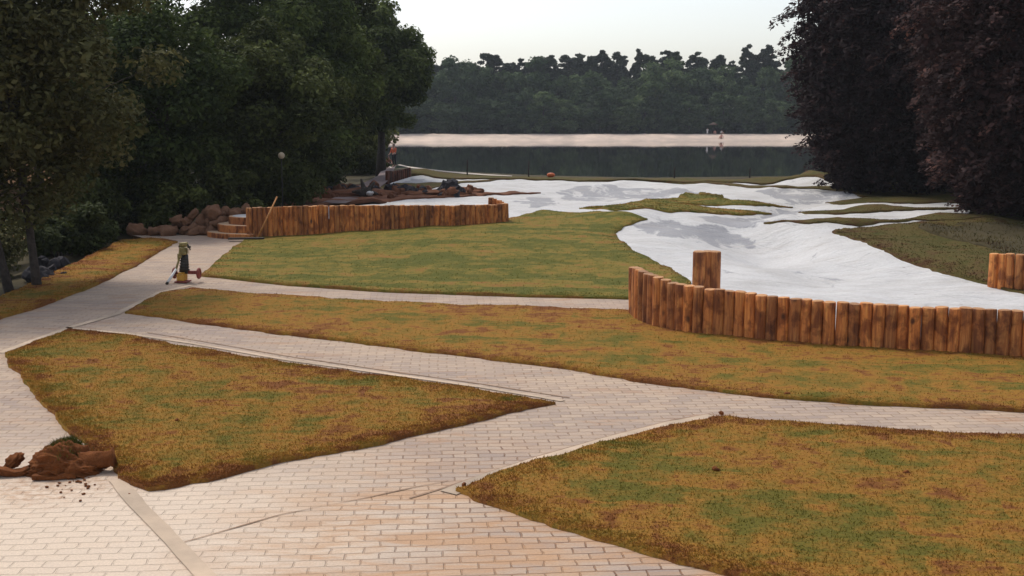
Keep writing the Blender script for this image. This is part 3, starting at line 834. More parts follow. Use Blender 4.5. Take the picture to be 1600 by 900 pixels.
# hedge and undergrowth on the left
def shrub(label, base, radii, mat, n, size, n_clump=30, group=None):
    root = thing('shrub', label, 'shrub', base, 0, group)
    cl = crown_clumps((0, 0, radii[2] * .8), radii, n_clump, min(radii) * .45, .2, .1)
    V, t = clump_leaves(cl, n, size)
    link('foliage', mesh_np('foliage', V, np.arange(n * 4), 4, mat, t), root)
    bm = bmesh.new()
    for c_, r_ in cl[::3]: add_tube(bm, [(0, 0, -.1), Vector(c_) * .5, Vector(c_)], [.03, .02, .008], 5)
    link('stem', bm_mesh('stem', bm, M['bark']), root)
    return root
shrub('low dark green shrub sloping down behind the left lawn', (-13.3, 33.5, -.3), (1.5, 2.2, 1.0), M['leaf_dark'], 14000, .10)
shrub('dark green bush between the left lawn and the heap of sod', (-14.3, 38.3, -.2), (1.2, 1.5, 1.2), M['leaf_dark'], 16000, .10)
shrub('bright green bush high on the sandy slope, seen between trunks', (-20.8, 56, 1.3), (1.2, 1, 1.5), M['leaf_far'], 5000, .15)
shrub('dark bush at the foot of the left wood behind the soil heaps', (-10.5, 52, .2), (2.6, 1.8, 1.6), M['leaf_dark'], 16000, .13)
shrub('dark bush between the woodland path and the left wood', (-10.2, 60, .2), (1.8, 2.5, 1.7), M['leaf_dark'], 14000, .13)
shrub('dark bush by the lakeside path beneath the tall rounded tree', (-11.0, 86, 0), (2.2, 3, 2.0), M['leaf_dark'], 12000, .17)
shrub('sparse olive shrub in front of the sandy slope beside the thin trunks', (-13.6, 29.5, -.45), (1.0, 1.0, 1.0), M['leaf_olive'], 3500, .09)

# far wood beyond the lake
def far_broad(hgt, rad, seed):
    cl = crown_clumps((0, 0, hgt * .52), (rad, rad, hgt * .47), 60, rad * .34, .4, .4)
    V, t = clump_leaves(cl, 7500, .38)
    return mesh_np('crown', V, np.arange(len(V)), 4, M['leaf_far'], t), bm_mesh('trunk', trunk_bm([Vector((0, 0, z)) for z in (-.3, hgt * .3, hgt * .7)], .22, .1, [], 6), M['bark'])
def far_pine(hgt, rad, seed):
    cl = []
    for k in range(70):
        f = rng.random() ** .8; a = rng.uniform(0, 6.28); r = rad * math.sqrt(rng.random()) * (1.2 - .98 * f)
        cl.append((np.array([math.cos(a) * r, math.sin(a) * r, hgt * (.45 + .53 * f)]), rad * .27 * rng.uniform(.45, 1.2) * (1.15 - .45 * f)))
    V, t = clump_leaves(cl, 7500, .36, .6)
    return mesh_np('crown', V, np.arange(len(V)), 4, M['leaf_pine'], t), bm_mesh('trunk', trunk_bm([Vector((0, 0, z)) for z in (-.3, hgt * .4, hgt * .93)], .2, .07, [], 6), M['bark'])
BROAD = [far_broad(10 + (i % 3), 3.1 + .3 * (i % 4), i) for i in range(6)]
PINE = [far_pine(16, 2.7 + .35 * (i % 3), i) for i in range(6)]
def far_tree(name, kit, label, group, x, y, s, sz):
    root = thing(name, label, 'tree', (x, y, 0.98), rng.uniform(0, 6.28), group)
    root.scale = (s, s, sz)
    for nm, me_ in (('crown', kit[0]), ('trunk', kit[1])):
        link(nm, me_, root)
k = 0
for x in np.arange(-48, 84, 4.6):
    k += 1
    far_tree('broadleaf_tree', BROAD[k % 6], 'bushy green tree in the front row of the wood, right behind the far beach', 'front trees of the far wood',
             x + rng.uniform(-1.2, 1.2), 263 + rng.uniform(-2, 3), rng.uniform(.85, 1.2), rng.uniform(.55, 1.0))
for x in np.arange(-50, 88, 5.0):
    k += 1
    far_tree('broadleaf_tree', BROAD[k % 6], 'tall green broadleaf tree in the middle row of the far wood', 'middle trees of the far wood',
             x + rng.uniform(-1.5, 1.5), 272 + rng.uniform(-2, 3), rng.uniform(1.1, 1.5), rng.uniform(1.15, 1.45) * (.95 + .0016 * (x + 15)))
for x in np.arange(-52, 92, 2.1):
    k += 1
    far_tree('pine_tree', PINE[k % 6], 'dark pine in the back row of the far wood, tufted top against the sky', 'pines along the skyline of the far wood',
             x + rng.uniform(-1, 1), 279 + rng.uniform(-2, 7), rng.uniform(.95, 1.45), rng.uniform(1.02, 1.22) * (.95 + .0016 * (x + 15)) * rng.uniform(.97, 1.04))
for px, sz_, s_, lab in ((1262, 1.72, 1.5, 'tallest round broadleaf tree on the skyline of the far wood, left of the copper beeches'), (1040, 1.38, 1.6, 'broad light green tree standing above the middle of the far wood'), (712, 1.42, 1.4, 'tall broadleaf tree at the left end of the far wood beside the near trees')):
    far_tree('broadleaf_tree', BROAD[2], lab, 'tall broadleaf trees of the far wood', x_on(px, 268), 268, s_, sz_)
# undergrowth that closes the wood at ground level
nU = 26000
P = np.column_stack([rng.uniform(-60, 100, nU), rng.uniform(264, 292, nU), 0.9 + 5.5 * rng.random(nU) ** 1.4])
u_ = link('undergrowth', mesh_np('undergrowth', leaf_quads(P, unit(nU), .9), np.arange(nU * 4), 4, M['leaf_pine'], np.clip(rng.normal(.25, .12, nU), 0, 1))); u_['kind'] = 'stuff'

# ------------------------------------------------------------------ log palisades
def log_mesh(seed, r=.105, hgt=1.0):
    bm = bmesh.new(); seg, nz = 14, 9
    rings = []
    for i in range(nz):
        f = i / (nz - 1); z = hgt * f
        rr = r * (1.03 - .05 * f)
        ring = []
        for k_ in range(seg):
            a = 2 * math.pi * k_ / seg
            nn = mnoise.noise(Vector((math.cos(a) * 1.1 + seed * 9, math.sin(a) * 1.1, z * 1.6)))
            ring.append(bm.verts.new((math.cos(a) * rr * (1 + .07 * nn), math.sin(a) * rr * (1 + .07 * nn), z)))
        rings.append(ring)
    tl = Vector((math.cos(seed), math.sin(seed), 0)) * .05
    def chamfer(ring, dz, kf):
        return [bm.verts.new((v.co.x * kf, v.co.y * kf, hgt + dz + v.co.x * tl.x + v.co.y * tl.y)) for v in ring]
    rings.append(chamfer(rings[-1], .010, .95)); rings.append(chamfer(rings[-2], .016, .86))
    for r0, r1 in zip(rings, rings[1:]):
        for k_ in range(seg):
            f = bm.faces.new((r0[k_], r0[(k_ + 1) % seg], r1[(k_ + 1) % seg], r1[k_])); f.smooth = True
            if r0 is rings[-2]: f.material_index = 1
    f = bm.faces.new(rings[-1]); f.material_index = 1
    return bm_mesh('log', bm, [M['log'], M['log_end']])
LOGS = [log_mesh(i) for i in range(7)]
M['log_shaded'] = mat_wood('shaded_log', [(0.04, 0.014, 0.009), (0.11, 0.036, 0.018), (0.20, 0.075, 0.035)])  # log tones darkened in the colour to stand in for tree shade
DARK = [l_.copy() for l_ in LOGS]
for d_ in DARK: d_.materials[0] = M['log_shaded']; d_.materials[1] = M['log_shaded']

def palisade(name, label, base_px=None, top_px=None, base_w=None, spacing=.215, top_z=None, gap=0.0, gap_from=None, dia=1.0, kit=None):
    """logs set side by side along a line; tops follow the sight lines of top_px"""
    P = [Vector(p) for p in (base_w if base_w else outline(base_px))]
    segs = [(b_ - a).length for a, b_ in zip(P, P[1:])]; L = sum(segs)
    root = thing(name, label, 'palisade', (P[0].x, P[0].y, float(h(P[0].x, P[0].y))))
    s = 0.0; i = 0
    while s < L - .02:
        r_ = s; j = 0
        while j < len(segs) - 1 and r_ > segs[j]: r_ -= segs[j]; j += 1
        p = P[j].lerp(P[j + 1], min(1, r_ / segs[j]))
        gz = float(h(p.x, p.y)) - .12
        if top_z is not None: tz = top_z(s / L)
        else:
            px = 800 + p.x / (p.y * .995) * 1800
            tz = z_on(px, np.interp(px, [t[0] for t in top_px], [t[1] for t in top_px]), p.y)
        tz += rng.normal(0, .008)
        o = link('log', (kit or LOGS)[rng.integers(0, 7)], root)
        o.location = Vector((p.x, p.y, gz)) - root.location
        k_ = dia * rng.uniform(.93, 1.06)
        o.rotation_euler = (rng.normal(0, .012), rng.normal(0, .012), rng.uniform(0, 6.28))
        o.scale = (k_, k_, tz - gz)
        wide = gap if (gap_from is not None and s / L > gap_from) else 0
        s += spacing * rng.uniform(.94, 1.06) + (wide if rng.random() < .75 else 0); i += 1
    return root

FRONT_B = [(1020, 480), (1003, 484), (990, 492), (1000, 502), (1025, 511), (1050, 516), (1085, 522), (1140, 527), (1200, 533), (1300, 541), (1400, 548), (1500, 554), (1600, 560), (1720, 566), (2000, 578)]
FRONT_T = [(980, 414), (990, 416), (1008, 425), (1030, 434), (1060, 444), (1100, 450), (1140, 455), (1200, 462), (1300, 472), (1400, 478), (1500, 482), (1600, 486), (1720, 490), (2000, 498)]
palisade('log_palisade', 'curved palisade of upright peeled logs between the front lawn and the white pond', FRONT_B, FRONT_T, spacing=.189, gap=.004, gap_from=.40)
REAR_B = [(390, 373), (420, 372), (500, 367), (600, 361), (700, 355), (750, 352), (785, 349)]
rb = outline(REAR_B)
e = rb[-1]
rb += [(e[0] + .12, e[1] + .35), (e[0] - .1, e[1] + .75), (e[0] - .45, e[1] + .95)]
rear_t = [(380, 322), (430, 323), (520, 326), (600, 327), (700, 325), (755, 323), (775, 321), (800, 318)]
def rear_top(f):
    return 0.98 if f < .93 else 0.98 + (f - .93) * 2.4
palisade('log_palisade', 'long low log palisade behind the central lawn with a pole leaning on it', base_w=rb, top_z=lambda f: rear_top(f), spacing=.165, dia=.92)
palisade('log_palisade', 'short palisade piece of bright logs at the right frame edge behind the pond', [(1550, 452), (1600, 456), (1700, 462)], [(1540, 396), (1600, 398), (1700, 400)], spacing=.19, dia=.92)
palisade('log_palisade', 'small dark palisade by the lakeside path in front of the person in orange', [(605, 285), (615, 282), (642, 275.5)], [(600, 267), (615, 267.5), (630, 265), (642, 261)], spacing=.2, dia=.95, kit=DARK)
bx, by = flat(1100, 462, .1)
t = thing('log_post', 'stump of three tall logs standing alone in the white pond behind the palisade', 'log post', (x_on(1108, 23), 23, float(h(x_on(1108, 23), 23))))
tz = z_on(1108, 394, 23)
for dx, dy, sc in ((-.15, 0, 1.25), (.02, .05, 1.1), (.165, 0, 1.15)):
    o = link('log', LOGS[rng.integers(0, 7)], t); o.location = (dx, dy, -.1); o.scale = (sc, sc, tz - t.location.z + .1); o.rotation_euler = (0, 0, rng.uniform(0, 6))

# ------------------------------------------------------------------ round steps
M['step_top'] = mat_soil('pale_step_top', (0.40, 0.27, 0.17), (0.56, 0.42, 0.29), 6, .01)
sx, sy = hit(392, 370)
steps = thing('round_steps', 'three half round timber steps with pale tops at the left end of the palisade', 'steps', (sx + .1, sy + .55, 0))
for i, (r_, z0, z1) in enumerate(((1.62, -.05, .16), (1.28, .155, .40), (.92, .395, .64))):
    bm = bmesh.new(); seg = 22
    def half(rr, z): return [bm.verts.new((-rr * math.sin(a) , -rr * .85 * math.cos(a), z)) for a in (math.pi * k_ / seg - .1 for k_ in range(seg + 1))]
    a0, a1, a2 = half(r_, z0), half(r_, z1 - .02), half(r_ - .02, z1)
    for q0, q1 in ((a0, a1), (a1, a2)):
        for k_ in range(seg): bm.faces.new((q0[k_ + 1], q0[k_], q1[k_], q1[k_ + 1]))
    f = bm.faces.new(list(reversed(a2))); f.material_index = 1
    link('step', bm_mesh('step', bm, [M['log'], M['step_top']]), steps)
bm = bmesh.new(); a2 = [bm.verts.new((-.78 * math.sin(a), -.62 * math.cos(a), .655)) for a in (math.pi * k_ / 16 for k_ in range(17))]
ring2 = [bm.verts.new((v.co.x * 1.03, v.co.y * 1.03, .635)) for v in a2]
bm.faces.new(list(reversed(a2)))
for k_ in range(16): bm.faces.new((ring2[k_ + 1], ring2[k_], a2[k_], a2[k_ + 1]))
link('fleece_cover', bm_mesh('fleece_cover', bm, M['fabric']), steps)

# ------------------------------------------------------------------ heap of sod clods by the steps
CLODS = [bm_mesh('sod_clod', block_bm((.33, .26, .20), 20 + i), M['clod'], True) for i in range(8)]
def clod(x, y, z, s, label, group, rot=None, me=None, name='sod_clod', cat='clod'):
    o = link(name, me or CLODS[rng.integers(0, 8)]); o.location = (x, y, z)
    o.rotation_euler = rot or (rng.uniform(-1, 1), rng.uniform(-1, 1), rng.uniform(0, 6.28)); o.scale = (s, s * rng.uniform(.85, 1.15), s * rng.uniform(.85, 1.2))
    return tag(o, label, cat, group)
top_curve_x = [200, 230, 260, 285, 300, 340, 385]
top_curve_y = [367, 360, 350, 338, 332, 326, 332]
for px in np.arange(203, 384, 9.5):
    yd = 37.6 + rng.uniform(0, .5) + max(0, (px - 320)) * .012
    ztop = z_on(px, np.interp(px, top_curve_x, top_curve_y), yd + .6)
    x = x_on(px, yd)
    lev = 0.10; row = 0
    while True:
        last = lev + .27 > ztop
        lab = ('topmost brown sod clod catching light on the heap beside the round steps' if last and row else
               'low dark sod clod at the bottom front of the heap beside the round steps' if row == 0 else 'brown sod clod wedged in the middle of the heap beside the round steps')
        clod(x + rng.uniform(-.16, .16), yd + row * .25 + rng.uniform(-.2, .2), lev + rng.uniform(-.05, .05), rng.uniform(.5, 1.0), lab, 'sod clods heaped beside the steps')
        lev += .28; row += 1
        if lev > ztop: break

# ------------------------------------------------------------------ soil heaps, dark stones and beam behind the palisade
def heap(label, px, py, size, mat, seed):
    x, y = hit(px, py); o = link('soil_heap', bm_mesh('soil_heap', lump_bm(size, seed, 4, .3, 2.2), M[mat], True))
    o.location = (x, y, float(h(x, y)) + .05); return tag(o, label, 'soil heap')
heap('wide red brown soil heap behind the left part of the log palisade', 470, 305, (2.2, 1.4, .5), 'soil', 1)
heap('low soil heap with dark chunks behind the middle of the palisade', 560, 309, (1.7, 1.0, .34), 'soil', 2)
heap('flat reddish soil heap behind the right part of the palisade', 672, 306, (1.9, .8, .22), 'soil', 3)
heap('small reddish soil heap just right of the dark stone pile', 733, 303, (.7, .6, .28), 'soil', 4)
STONES = [bm_mesh('dark_stone', lump_bm((.22, .18, .15), 50 + i, 2, .5, 1.3), M['darkrock']) for i in range(6)]
def stone(px, py, dz, s, label, group):
    x, y = hit(px, py); o = link('dark_stone', STONES[rng.integers(0, 6)]); o.location = (x, y, float(h(x, y)) + .1 + dz)
    o.scale = (s,) * 3; o.rotation_euler = tuple(rng.uniform(0, 6, 3)); tag(o, label, 'stone', group)
for px, py, dz, s in ((688, 306, .1, 1.5), (697, 305, .28, 1.6), (706, 304, .36, 1.5), (714, 305, .15, 1.5), (722, 307, .05, 1.2), (702, 308, .1, 1.6), (712, 309, .0, 1.2), (692, 309, 0, 1.1)):
    stone(px, py, dz, s, 'blackish stone in the dark pile behind the right end of the palisade', 'dark stone pile behind the palisade')
for px in np.arange(515, 672, 9):
    stone(px + rng.uniform(-3, 3), 305 + rng.uniform(-5, 4), .05 + rng.uniform(0, .15), rng.uniform(.7, 1.3), 'dark stone scattered over the soil behind the middle of the palisade', 'dark stones scattered on the soil')
x, y = hit(462, 312)
bm = bmesh.new(); add_cyl(bm, (-1.1, 0, .0), (1.1, .15, .03), .13, 12, .02)
o = link('felled_log', bm_mesh('felled_log', bm, M['log'])); o.location = (x, y, float(h(x, y)) + .5); tag(o, 'tan felled log lying on the soil heap behind the palisade', 'log')
x, y = hit(572, 312)
st = thing('tree_stump', 'dark uprooted tree stump with two prongs on the soil behind the palisade', 'tree stump', (x, y, float(h(x, y)) + .15))
bm = bmesh.new(); add_tube(bm, [(0, 0, -.2), (0, 0, .25), (.02, 0, .4)], [.36, .26, .2], 10)
link('stump', bm_mesh('stump', bm, M['bark']), st)
for q_ in ((-.2, 0, .75), (.38, .05, .62), (-.6, -.1, .2), (.55, -.2, .1)):
    bm = bmesh.new(); add_tube(bm, [(0, 0, .2), (q_[0] * .6, q_[1], .2 + (q_[2] - .2) * .45), q_], [.14, .1, .04], 7)
    link('root', bm_mesh('root', bm, M['bark']), st)
x, y = hit(578, 313); o = link('white_stone', bm_mesh('white_stone', lump_bm((.16, .13, .1), 77, 3, .3, 1.5), M['fabric'], True)); o.location = (x, y, float(h(x, y)) + .3)
tag(o, 'small white stone in front of the dark tree stump', 'stone')

LUMPS = [bm_mesh('soil_lump', lump_bm((.20, .17, .13), 120 + i, 3, .5, 1.6), M['soil'], True) for i in range(5)]
for i in range(70):
    px, py = rng.uniform(425, 740), rng.uniform(298, 313)
    x, y = hit(px, py)
    if not inside(SOIL, x, y): continue
    o = link('soil_lump', LUMPS[i % 5]); o.location = (x, y, float(h(x, y)) + rng.uniform(.1, .3)); o.scale = (rng.uniform(.5, 1.5),) * 3; o.rotation_euler = tuple(rng.uniform(0, 6, 3))
    tag(o, 'reddish lump of soil lying on the dug up earth behind the long palisade', 'soil lump', 'soil lumps behind the palisade')

# pole leaning on the rear palisade, dark board and dark scrap at its foot
x0, y0 = hit(405, 373); yb = y0 - .35
bm = bmesh.new(); zt = z_on(432, 308, y0 - .12)
add_tube(bm, [(0, 0, 0), (x_on(432, y0 - .12) - x0, .20, zt)], [.028, .024], 8)
o = link('wooden_pole', bm_mesh('wooden_pole', bm, M['log_end'])); o.location = (x0, yb, 0.02); tag(o, 'thin wooden pole leaning on the left end of the long palisade', 'pole')
bm = bmesh.new(); add_box(bm, (1.1, .22, .05), bevel=.008)
x, y = hit(385, 377); o = link('wooden_board', bm_mesh('wooden_board', bm, M['bark'])); o.location = (x, y, .09); o.rotation_euler = (0, 0, .1); tag(o, 'dark wooden board lying between the steps and the pole', 'board')
x, y = hit(517, 364); o = link('dark_clod', bm_mesh('dark_clod', lump_bm((.2, .12, .09), 81, 3, .4), M['darkrock'], True)); o.location = (x, y, float(h(x, y)) + .12); tag(o, 'black clod lying on the grass at the foot of the long palisade', 'clod')

# ------------------------------------------------------------------ foreground sod heap
M['turf_fringe'] = mat_lawn('turf_fringe', (0.07, 0.09, 0.015), (0.17, 0.13, 0.03), (0.09, 0.05, 0.02), .42, 0)
sx, sy = flat(102, 736)
sod = thing('sod_roll', 'large folded lump of brown sod with a grassy top lying on the paving', 'sod roll', (sx, sy, 0))
bm = bmesh.new(); bmesh.ops.create_icosphere(bm, subdivisions=6, radius=1)
for v in bm.verts:
    c = v.co.copy()
    x_, y_, z_ = c.x * .40, c.y * .30, max(c.z, -.25) * .235 + .055
    k_ = (c.x + 1) / 2                                   # high fold on the left third, sloping down to the right
    z_ *= 1.12 - .55 * max(0, k_ - .45) / .55 if k_ > .45 else .62 + .5 * math.sin(k_ / .45 * 1.57)
    n1 = mnoise.fractal(Vector((c.x * 1.6 + 3, c.y * 1.6, c.z * 1.6)), .9, 2.1, 6)
    n2 = abs(mnoise.noise(Vector((c.x * 2.4, c.y * 1.2 + c.z * 3.2, 7)))) - .25
    d_ = Vector((c.x, c.y, c.z * .8)); n3 = mnoise.fractal(Vector((c.x * 9, c.y * 9, c.z * 9)), .7, 2.0, 4)
    v.co = Vector((x_, y_, z_)) + d_ * (.055 * n1 - .10 * n2 + .022 * n3)
    v.co.z = max(v.co.z, -.015)
link('folded_turf', bm_mesh('folded_turf', bm, M['peat'], True), sod)
bm = bmesh.new(); pts = [Vector((.18 + .05 * i, -.05 + .01 * i, .10 + .006 * i)) for i in range(8)]
add_tube(bm, pts, [.12, .11, .10, .095, .09, .09, .095, .10], 22)
for v in bm.verts:
    v.co += Vector([mnoise.fractal(v.co * 11 + Vector(o_), .7, 2, 5) for o_ in ((0, 0, 0), (5, 0, 0), (0, 9, 0))]) * .03
    v.co.z = max(v.co.z, -.01)
link('rolled_tail', bm_mesh('rolled_tail', bm, M['peat'], True), sod)
nT = 3500
P = np.column_stack([rng.normal(-.02, .13, nT), rng.normal(.06, .09, nT), np.zeros(nT)]); P[:, 2] = .275 - ((P[:, 0] + .02) / .42) ** 2 * .5 - rng.random(nT) * .03
a = rng.uniform(0, 6.28, nT); V = np.empty((nT, 3, 3)); sd_ = np.column_stack([np.cos(a), np.sin(a), 0 * a]) * .005
V[:, 0] = P - sd_; V[:, 1] = P + sd_; V[:, 2] = P + np.column_stack([rng.normal(0, .03, nT), rng.normal(0, .03, nT), rng.uniform(.03, .095, nT)])
gt = link('grass_tuft', mesh_np('grass_tuft', V.reshape(-1, 3), np.arange(nT * 3), 3, M['turf_fringe']), sod); gt['kind'] = 'stuff'

def slab(label, px, py, size, rz, seed):
    bm = bmesh.new(); add_box(bm, size); bmesh.ops.subdivide_edges(bm, edges=bm.edges[:], cuts=5, use_grid_fill=True)
    for v in bm.verts:
        n_ = Vector((mnoise.noise(v.co * 6 + Vector((seed, 0, 0))), mnoise.noise(v.co * 6 + Vector((0, seed, 0))), mnoise.noise(v.co * 5 + Vector((0, 0, seed)))))
        v.co += n_ * .045; v.co.z = max(v.co.z, -size[2] * .5)
    x, y = flat(px, py); o = link('sod_slab', bm_mesh('sod_slab', bm, M['peat'], True)); o.location = (x, y, size[2] * .5 + .004); o.rotation_euler = (0, 0, rz)
    return tag(o, label, 'sod slab')
slab('flat slab of sod lying just in front of the large sod lump', 88, 748, (.42, .13, .055), .12, 3)
slab('slab of sod at the left frame edge beside the large lump', 10, 743, (.46, .14, .07), .22, 9)
x, y = flat(22, 736); o = link('sod_clod', bm_mesh('sod_clod', lump_bm((.30, .22, .17), 22, 4, .5, 1.7), M['peat'], True)); o.location = (x, y, .11); o.scale = (.36,) * 3; o.rotation_euler = (.2, -.7, .3); tag(o, 'small upright sod clod left of the large sod lump', 'clod')
TURFCLOD = bm_mesh('sod_clod', lump_bm((.30, .22, .15), 31, 3, .5, 1.8), M['peat'], True)
for i, (px, py, s, lab) in enumerate(((275, 664, 0.14, 'small dark sod clod lying in the middle of the left triangular lawn'), (1118, 742, 0.19, 'dark sod clod lying on the front right lawn'), (1127, 651, .13, 'sod clod at the corner of the front right lawn by the path'),
                               (905, 516, 0.15, 'sod clod on the grass strip left of the front palisade'), (1230, 620, 0.15, 'dark sod clod along the lower edge of the middle lawn'), (725, 764, .12, 'sod clod at the pointed tip of the front right lawn'), (1415, 745, 0.14, 'small dark clod among the grass on the right of the front lawn'))):
    x, y = hit(px, py); clod(x, y, .045, s, lab, None, me=TURFCLOD)
CR = [bm_mesh('soil_crumb', lump_bm((.025, .02, .012), 90 + i, 2, .4), M['peat'], True) for i in range(3)]
for i in range(40):
    px, py = rng.normal(115, 50), rng.normal(756, 9)
    x, y = flat(px, py); o = link('soil_crumb', CR[i % 3]); o.location = (x, y, .01); o.scale = (rng.uniform(.25, .95),) * 3; o.rotation_euler = (0, 0, rng.uniform(0, 6))
    tag(o, 'small brown crumb of soil scattered on the paving before the sod lump', 'soil crumb', 'soil crumbs around the sod lump')

# ------------------------------------------------------------------ paving machine on the path
M['yellow'] = mat_simple('chipped_yellow_paint', (0.55, 0.27, 0.03), .5, var=.2)
M['red'] = mat_simple('dark_red_paint', (0.22, 0.035, 0.025), .5, var=.3)
M['olive'] = mat_simple('olive_engine_paint', (0.27, 0.205, 0.065), .55, var=.4)
M['darkmetal'] = mat_simple('oily_dark_metal', (0.035, 0.03, 0.022), .5, .3, var=.4)
M['whitepipe'] = mat_simple('white_pipe_paint', (0.72, 0.70, 0.68), .4, var=.06)
M['rubber'] = mat_simple('black_rubber', (0.02, 0.016, 0.015), .8, var=.3)
mx, my = flat(287, 441)
mach = thing('paving_machine', 'small upright paving machine with yellow foot, red wheels and white pipe on the path', 'machine', (mx, my, 0), R(-6))
mach.scale = (.96, .96, 1.04)
bm = bmesh.new(); add_box(bm, (.30, .34, .03), (0, -.04, .03), bevel=.01); link('foot_plate', bm_mesh('foot_plate', bm, M['red']), mach)
bm = bmesh.new(); add_box(bm, (.19, .24, .15), (-.01, -.06, .125), bevel=.02); add_box(bm, (.14, .18, .04), (-.01, -.06, .215), bevel=.01); link('foot_housing', bm_mesh('foot_housing', bm, M['yellow']), mach)
bm = bmesh.new(); add_tube(bm, [(.0, .03, .2), (.02, .05, .4), (.03, .06, .62)], [.115, .10, .085], 14); 
for z in (.28, .34, .40, .46, .52): add_tube(bm, [(.015, .045, z), (.018, .048, z + .025)], [.125 - (z - .28) * .1] * 2, 14)
link('bellows', bm_mesh('bellows', bm, M['darkmetal']), mach)
bm = bmesh.new(); add_box(bm, (.15, .22, .17), (.0, .05, .70), Matrix.Rotation(R(8), 3, 'Y'), .03); add_box(bm, (.10, .14, .1), (-.06, 0, .60), None, .02)
for z in (.645, .67, .695, .72, .745): add_box(bm, (.20, .16, .008), (.02, .06, z))
add_cyl(bm, (.05, -.06, .66), (.11, -.06, .66), .035, 12, .006); add_cyl(bm, (-.10, .0, .60), (-.10, .0, .48), .03, 12, .006); link('engine', bm_mesh('engine', bm, M['olive'], False), mach)
bm = bmesh.new(); add_cyl(bm, (-.08, .05, .835), (.12, .05, .85), .055, 14, .015); link('fuel_tank', bm_mesh('fuel_tank', bm, M['olive']), mach)
bm = bmesh.new(); add_tube(bm, [(-.1, .13, .68), (-.12, .1, .80), (-.02, .02, .86), (.14, .02, .84), (.16, .10, .72)], .016, 8); add_cyl(bm, (.13, .02, .80), (.2, .02, .79), .03, 10, .006); link('handle', bm_mesh('handle', bm, M['darkmetal']), mach)
bm = bmesh.new(); add_cyl(bm, (-.24, .05, .20), (.38, .05, .20), .022, 10); add_box(bm, (.36, .06, .05), (.12, .05, .235), None, .01); link('axle', bm_mesh('axle', bm, M['red']), mach)
for wx in (-.24, .37):
    bm = bmesh.new(); add_cyl(bm, (wx - .02, .05, .20), (wx + .02, .05, .20), .075, 18, .008); wh = link('wheel', bm_mesh('wheel', bm, M['red']), mach)
    bm = bmesh.new(); bmesh.ops.create_cone(bm, segments=22, radius1=.125, radius2=.125, depth=.05, cap_ends=False)
    bmesh.ops.rotate(bm, cent=(0, 0, 0), matrix=Matrix.Rotation(R(90), 3, 'Y'), verts=bm.verts)
    bm.free(); bm = bmesh.new()
    for k_ in range(23):
        pass
    ringsv = []
    for k_ in range(22):
        a = 2 * math.pi * k_ / 22; ringsv.append([bm.verts.new((wx + .03 * math.cos(b_), .05 + (.10 + .03 * math.sin(b_)) * math.cos(a), .20 + (.10 + .03 * math.sin(b_)) * math.sin(a))) for b_ in (2 * math.pi * j / 8 for j in range(8))])
    for k_ in range(22):
        for j in range(8):
            f = bm.faces.new((ringsv[k_][j], ringsv[k_][(j + 1) % 8], ringsv[(k_ + 1) % 22][(j + 1) % 8], ringsv[(k_ + 1) % 22][j])); f.smooth = True
    link('tyre', bm_mesh('tyre', bm, M['red']), wh)
bm = bmesh.new(); add_tube(bm, [(-.24, -.42, .03), (-.13, -.12, .30)], .032, 12); tp_ = link('pipe', bm_mesh('pipe', bm, M['whitepipe']), mach)
bm = bmesh.new(); add_tube(bm, [(-.246, -.436, .014), (-.235, -.405, .044)], .036, 12); link('end_cap', bm_mesh('end_cap', bm, M['darkmetal']), tp_)
bm = bmesh.new(); add_tube(bm, [(-.13, -.12, .30), (-.06, .02, .62)], .024, 10); link('pipe_arm', bm_mesh('pipe_arm', bm, M['olive']), mach)

# ------------------------------------------------------------------ lamp in the wood, posts and float by the lake, parasol on the beach
M['globe'] = mat_simple('opal_globe', (0.42, 0.33, 0.22), .3, var=.06)
lx = x_on(440, 41.5)
lamp = thing('park_lamp', 'slim dark park lamp with a pale globe in front of the left wood', 'lamp', (lx, 41.5, .3))
lz = z_on(440, 243, 41.5) - .3
bm = bmesh.new(); add_tube(bm, [(0, 0, -.2), (0, 0, .4), (0, 0, lz - .12)], [.024, .018, .015], 10); add_tube(bm, [(0, 0, lz - .14), (0, 0, lz - .1)], [.03, .05], 12); link('pole', bm_mesh('pole', bm, M['rubber']), lamp)
bm = bmesh.new(); bmesh.ops.create_uvsphere(bm, u_segments=18, v_segments=12, radius=.12); bmesh.ops.translate(bm, vec=(0, 0, lz), verts=bm.verts); link('globe', bm_mesh('globe', bm, M['globe'], True), lamp)
for (px, pyt, pyb), lab in zip(((730, 250, 276), (826, 252, 279), (1054, 262, 281), (1172, 262, 280)),
        ('thin dark stake at the lake edge left of the others', 'tallest thin stake at the lake edge, just left of the orange float', 'thin stake at the lake edge right of the orange float', 'thin stake at the lake edge near the right fleece mound')):
    yy = hit(px, pyb)[1]; x = x_on(px, yy); zb = float(h(x, yy))
    bm = bmesh.new(); add_tube(bm, [(0, 0, -.3), (0, 0, .5), (.02, 0, z_on(px, pyt, yy) - zb)], [.045, .04, .035], 8)
    o = link('stake', bm_mesh('stake', bm, M['bark'])); o.location = (x, yy, zb); tag(o, lab, 'stake', 'stakes along the lake edge')
M['orange'] = mat_simple('orange_plastic', (0.62, 0.13, 0.03), .5, var=.12)
x, y = hit(861, 279.5)
o = link('float', bm_mesh('float', lump_bm((.24, .16, .15), 66, 3, .12, 1.2), M['orange'], True)); o.location = (x, y, float(h(x, y)) + .22); tag(o, 'orange float lying on the grassy lake bank', 'float')

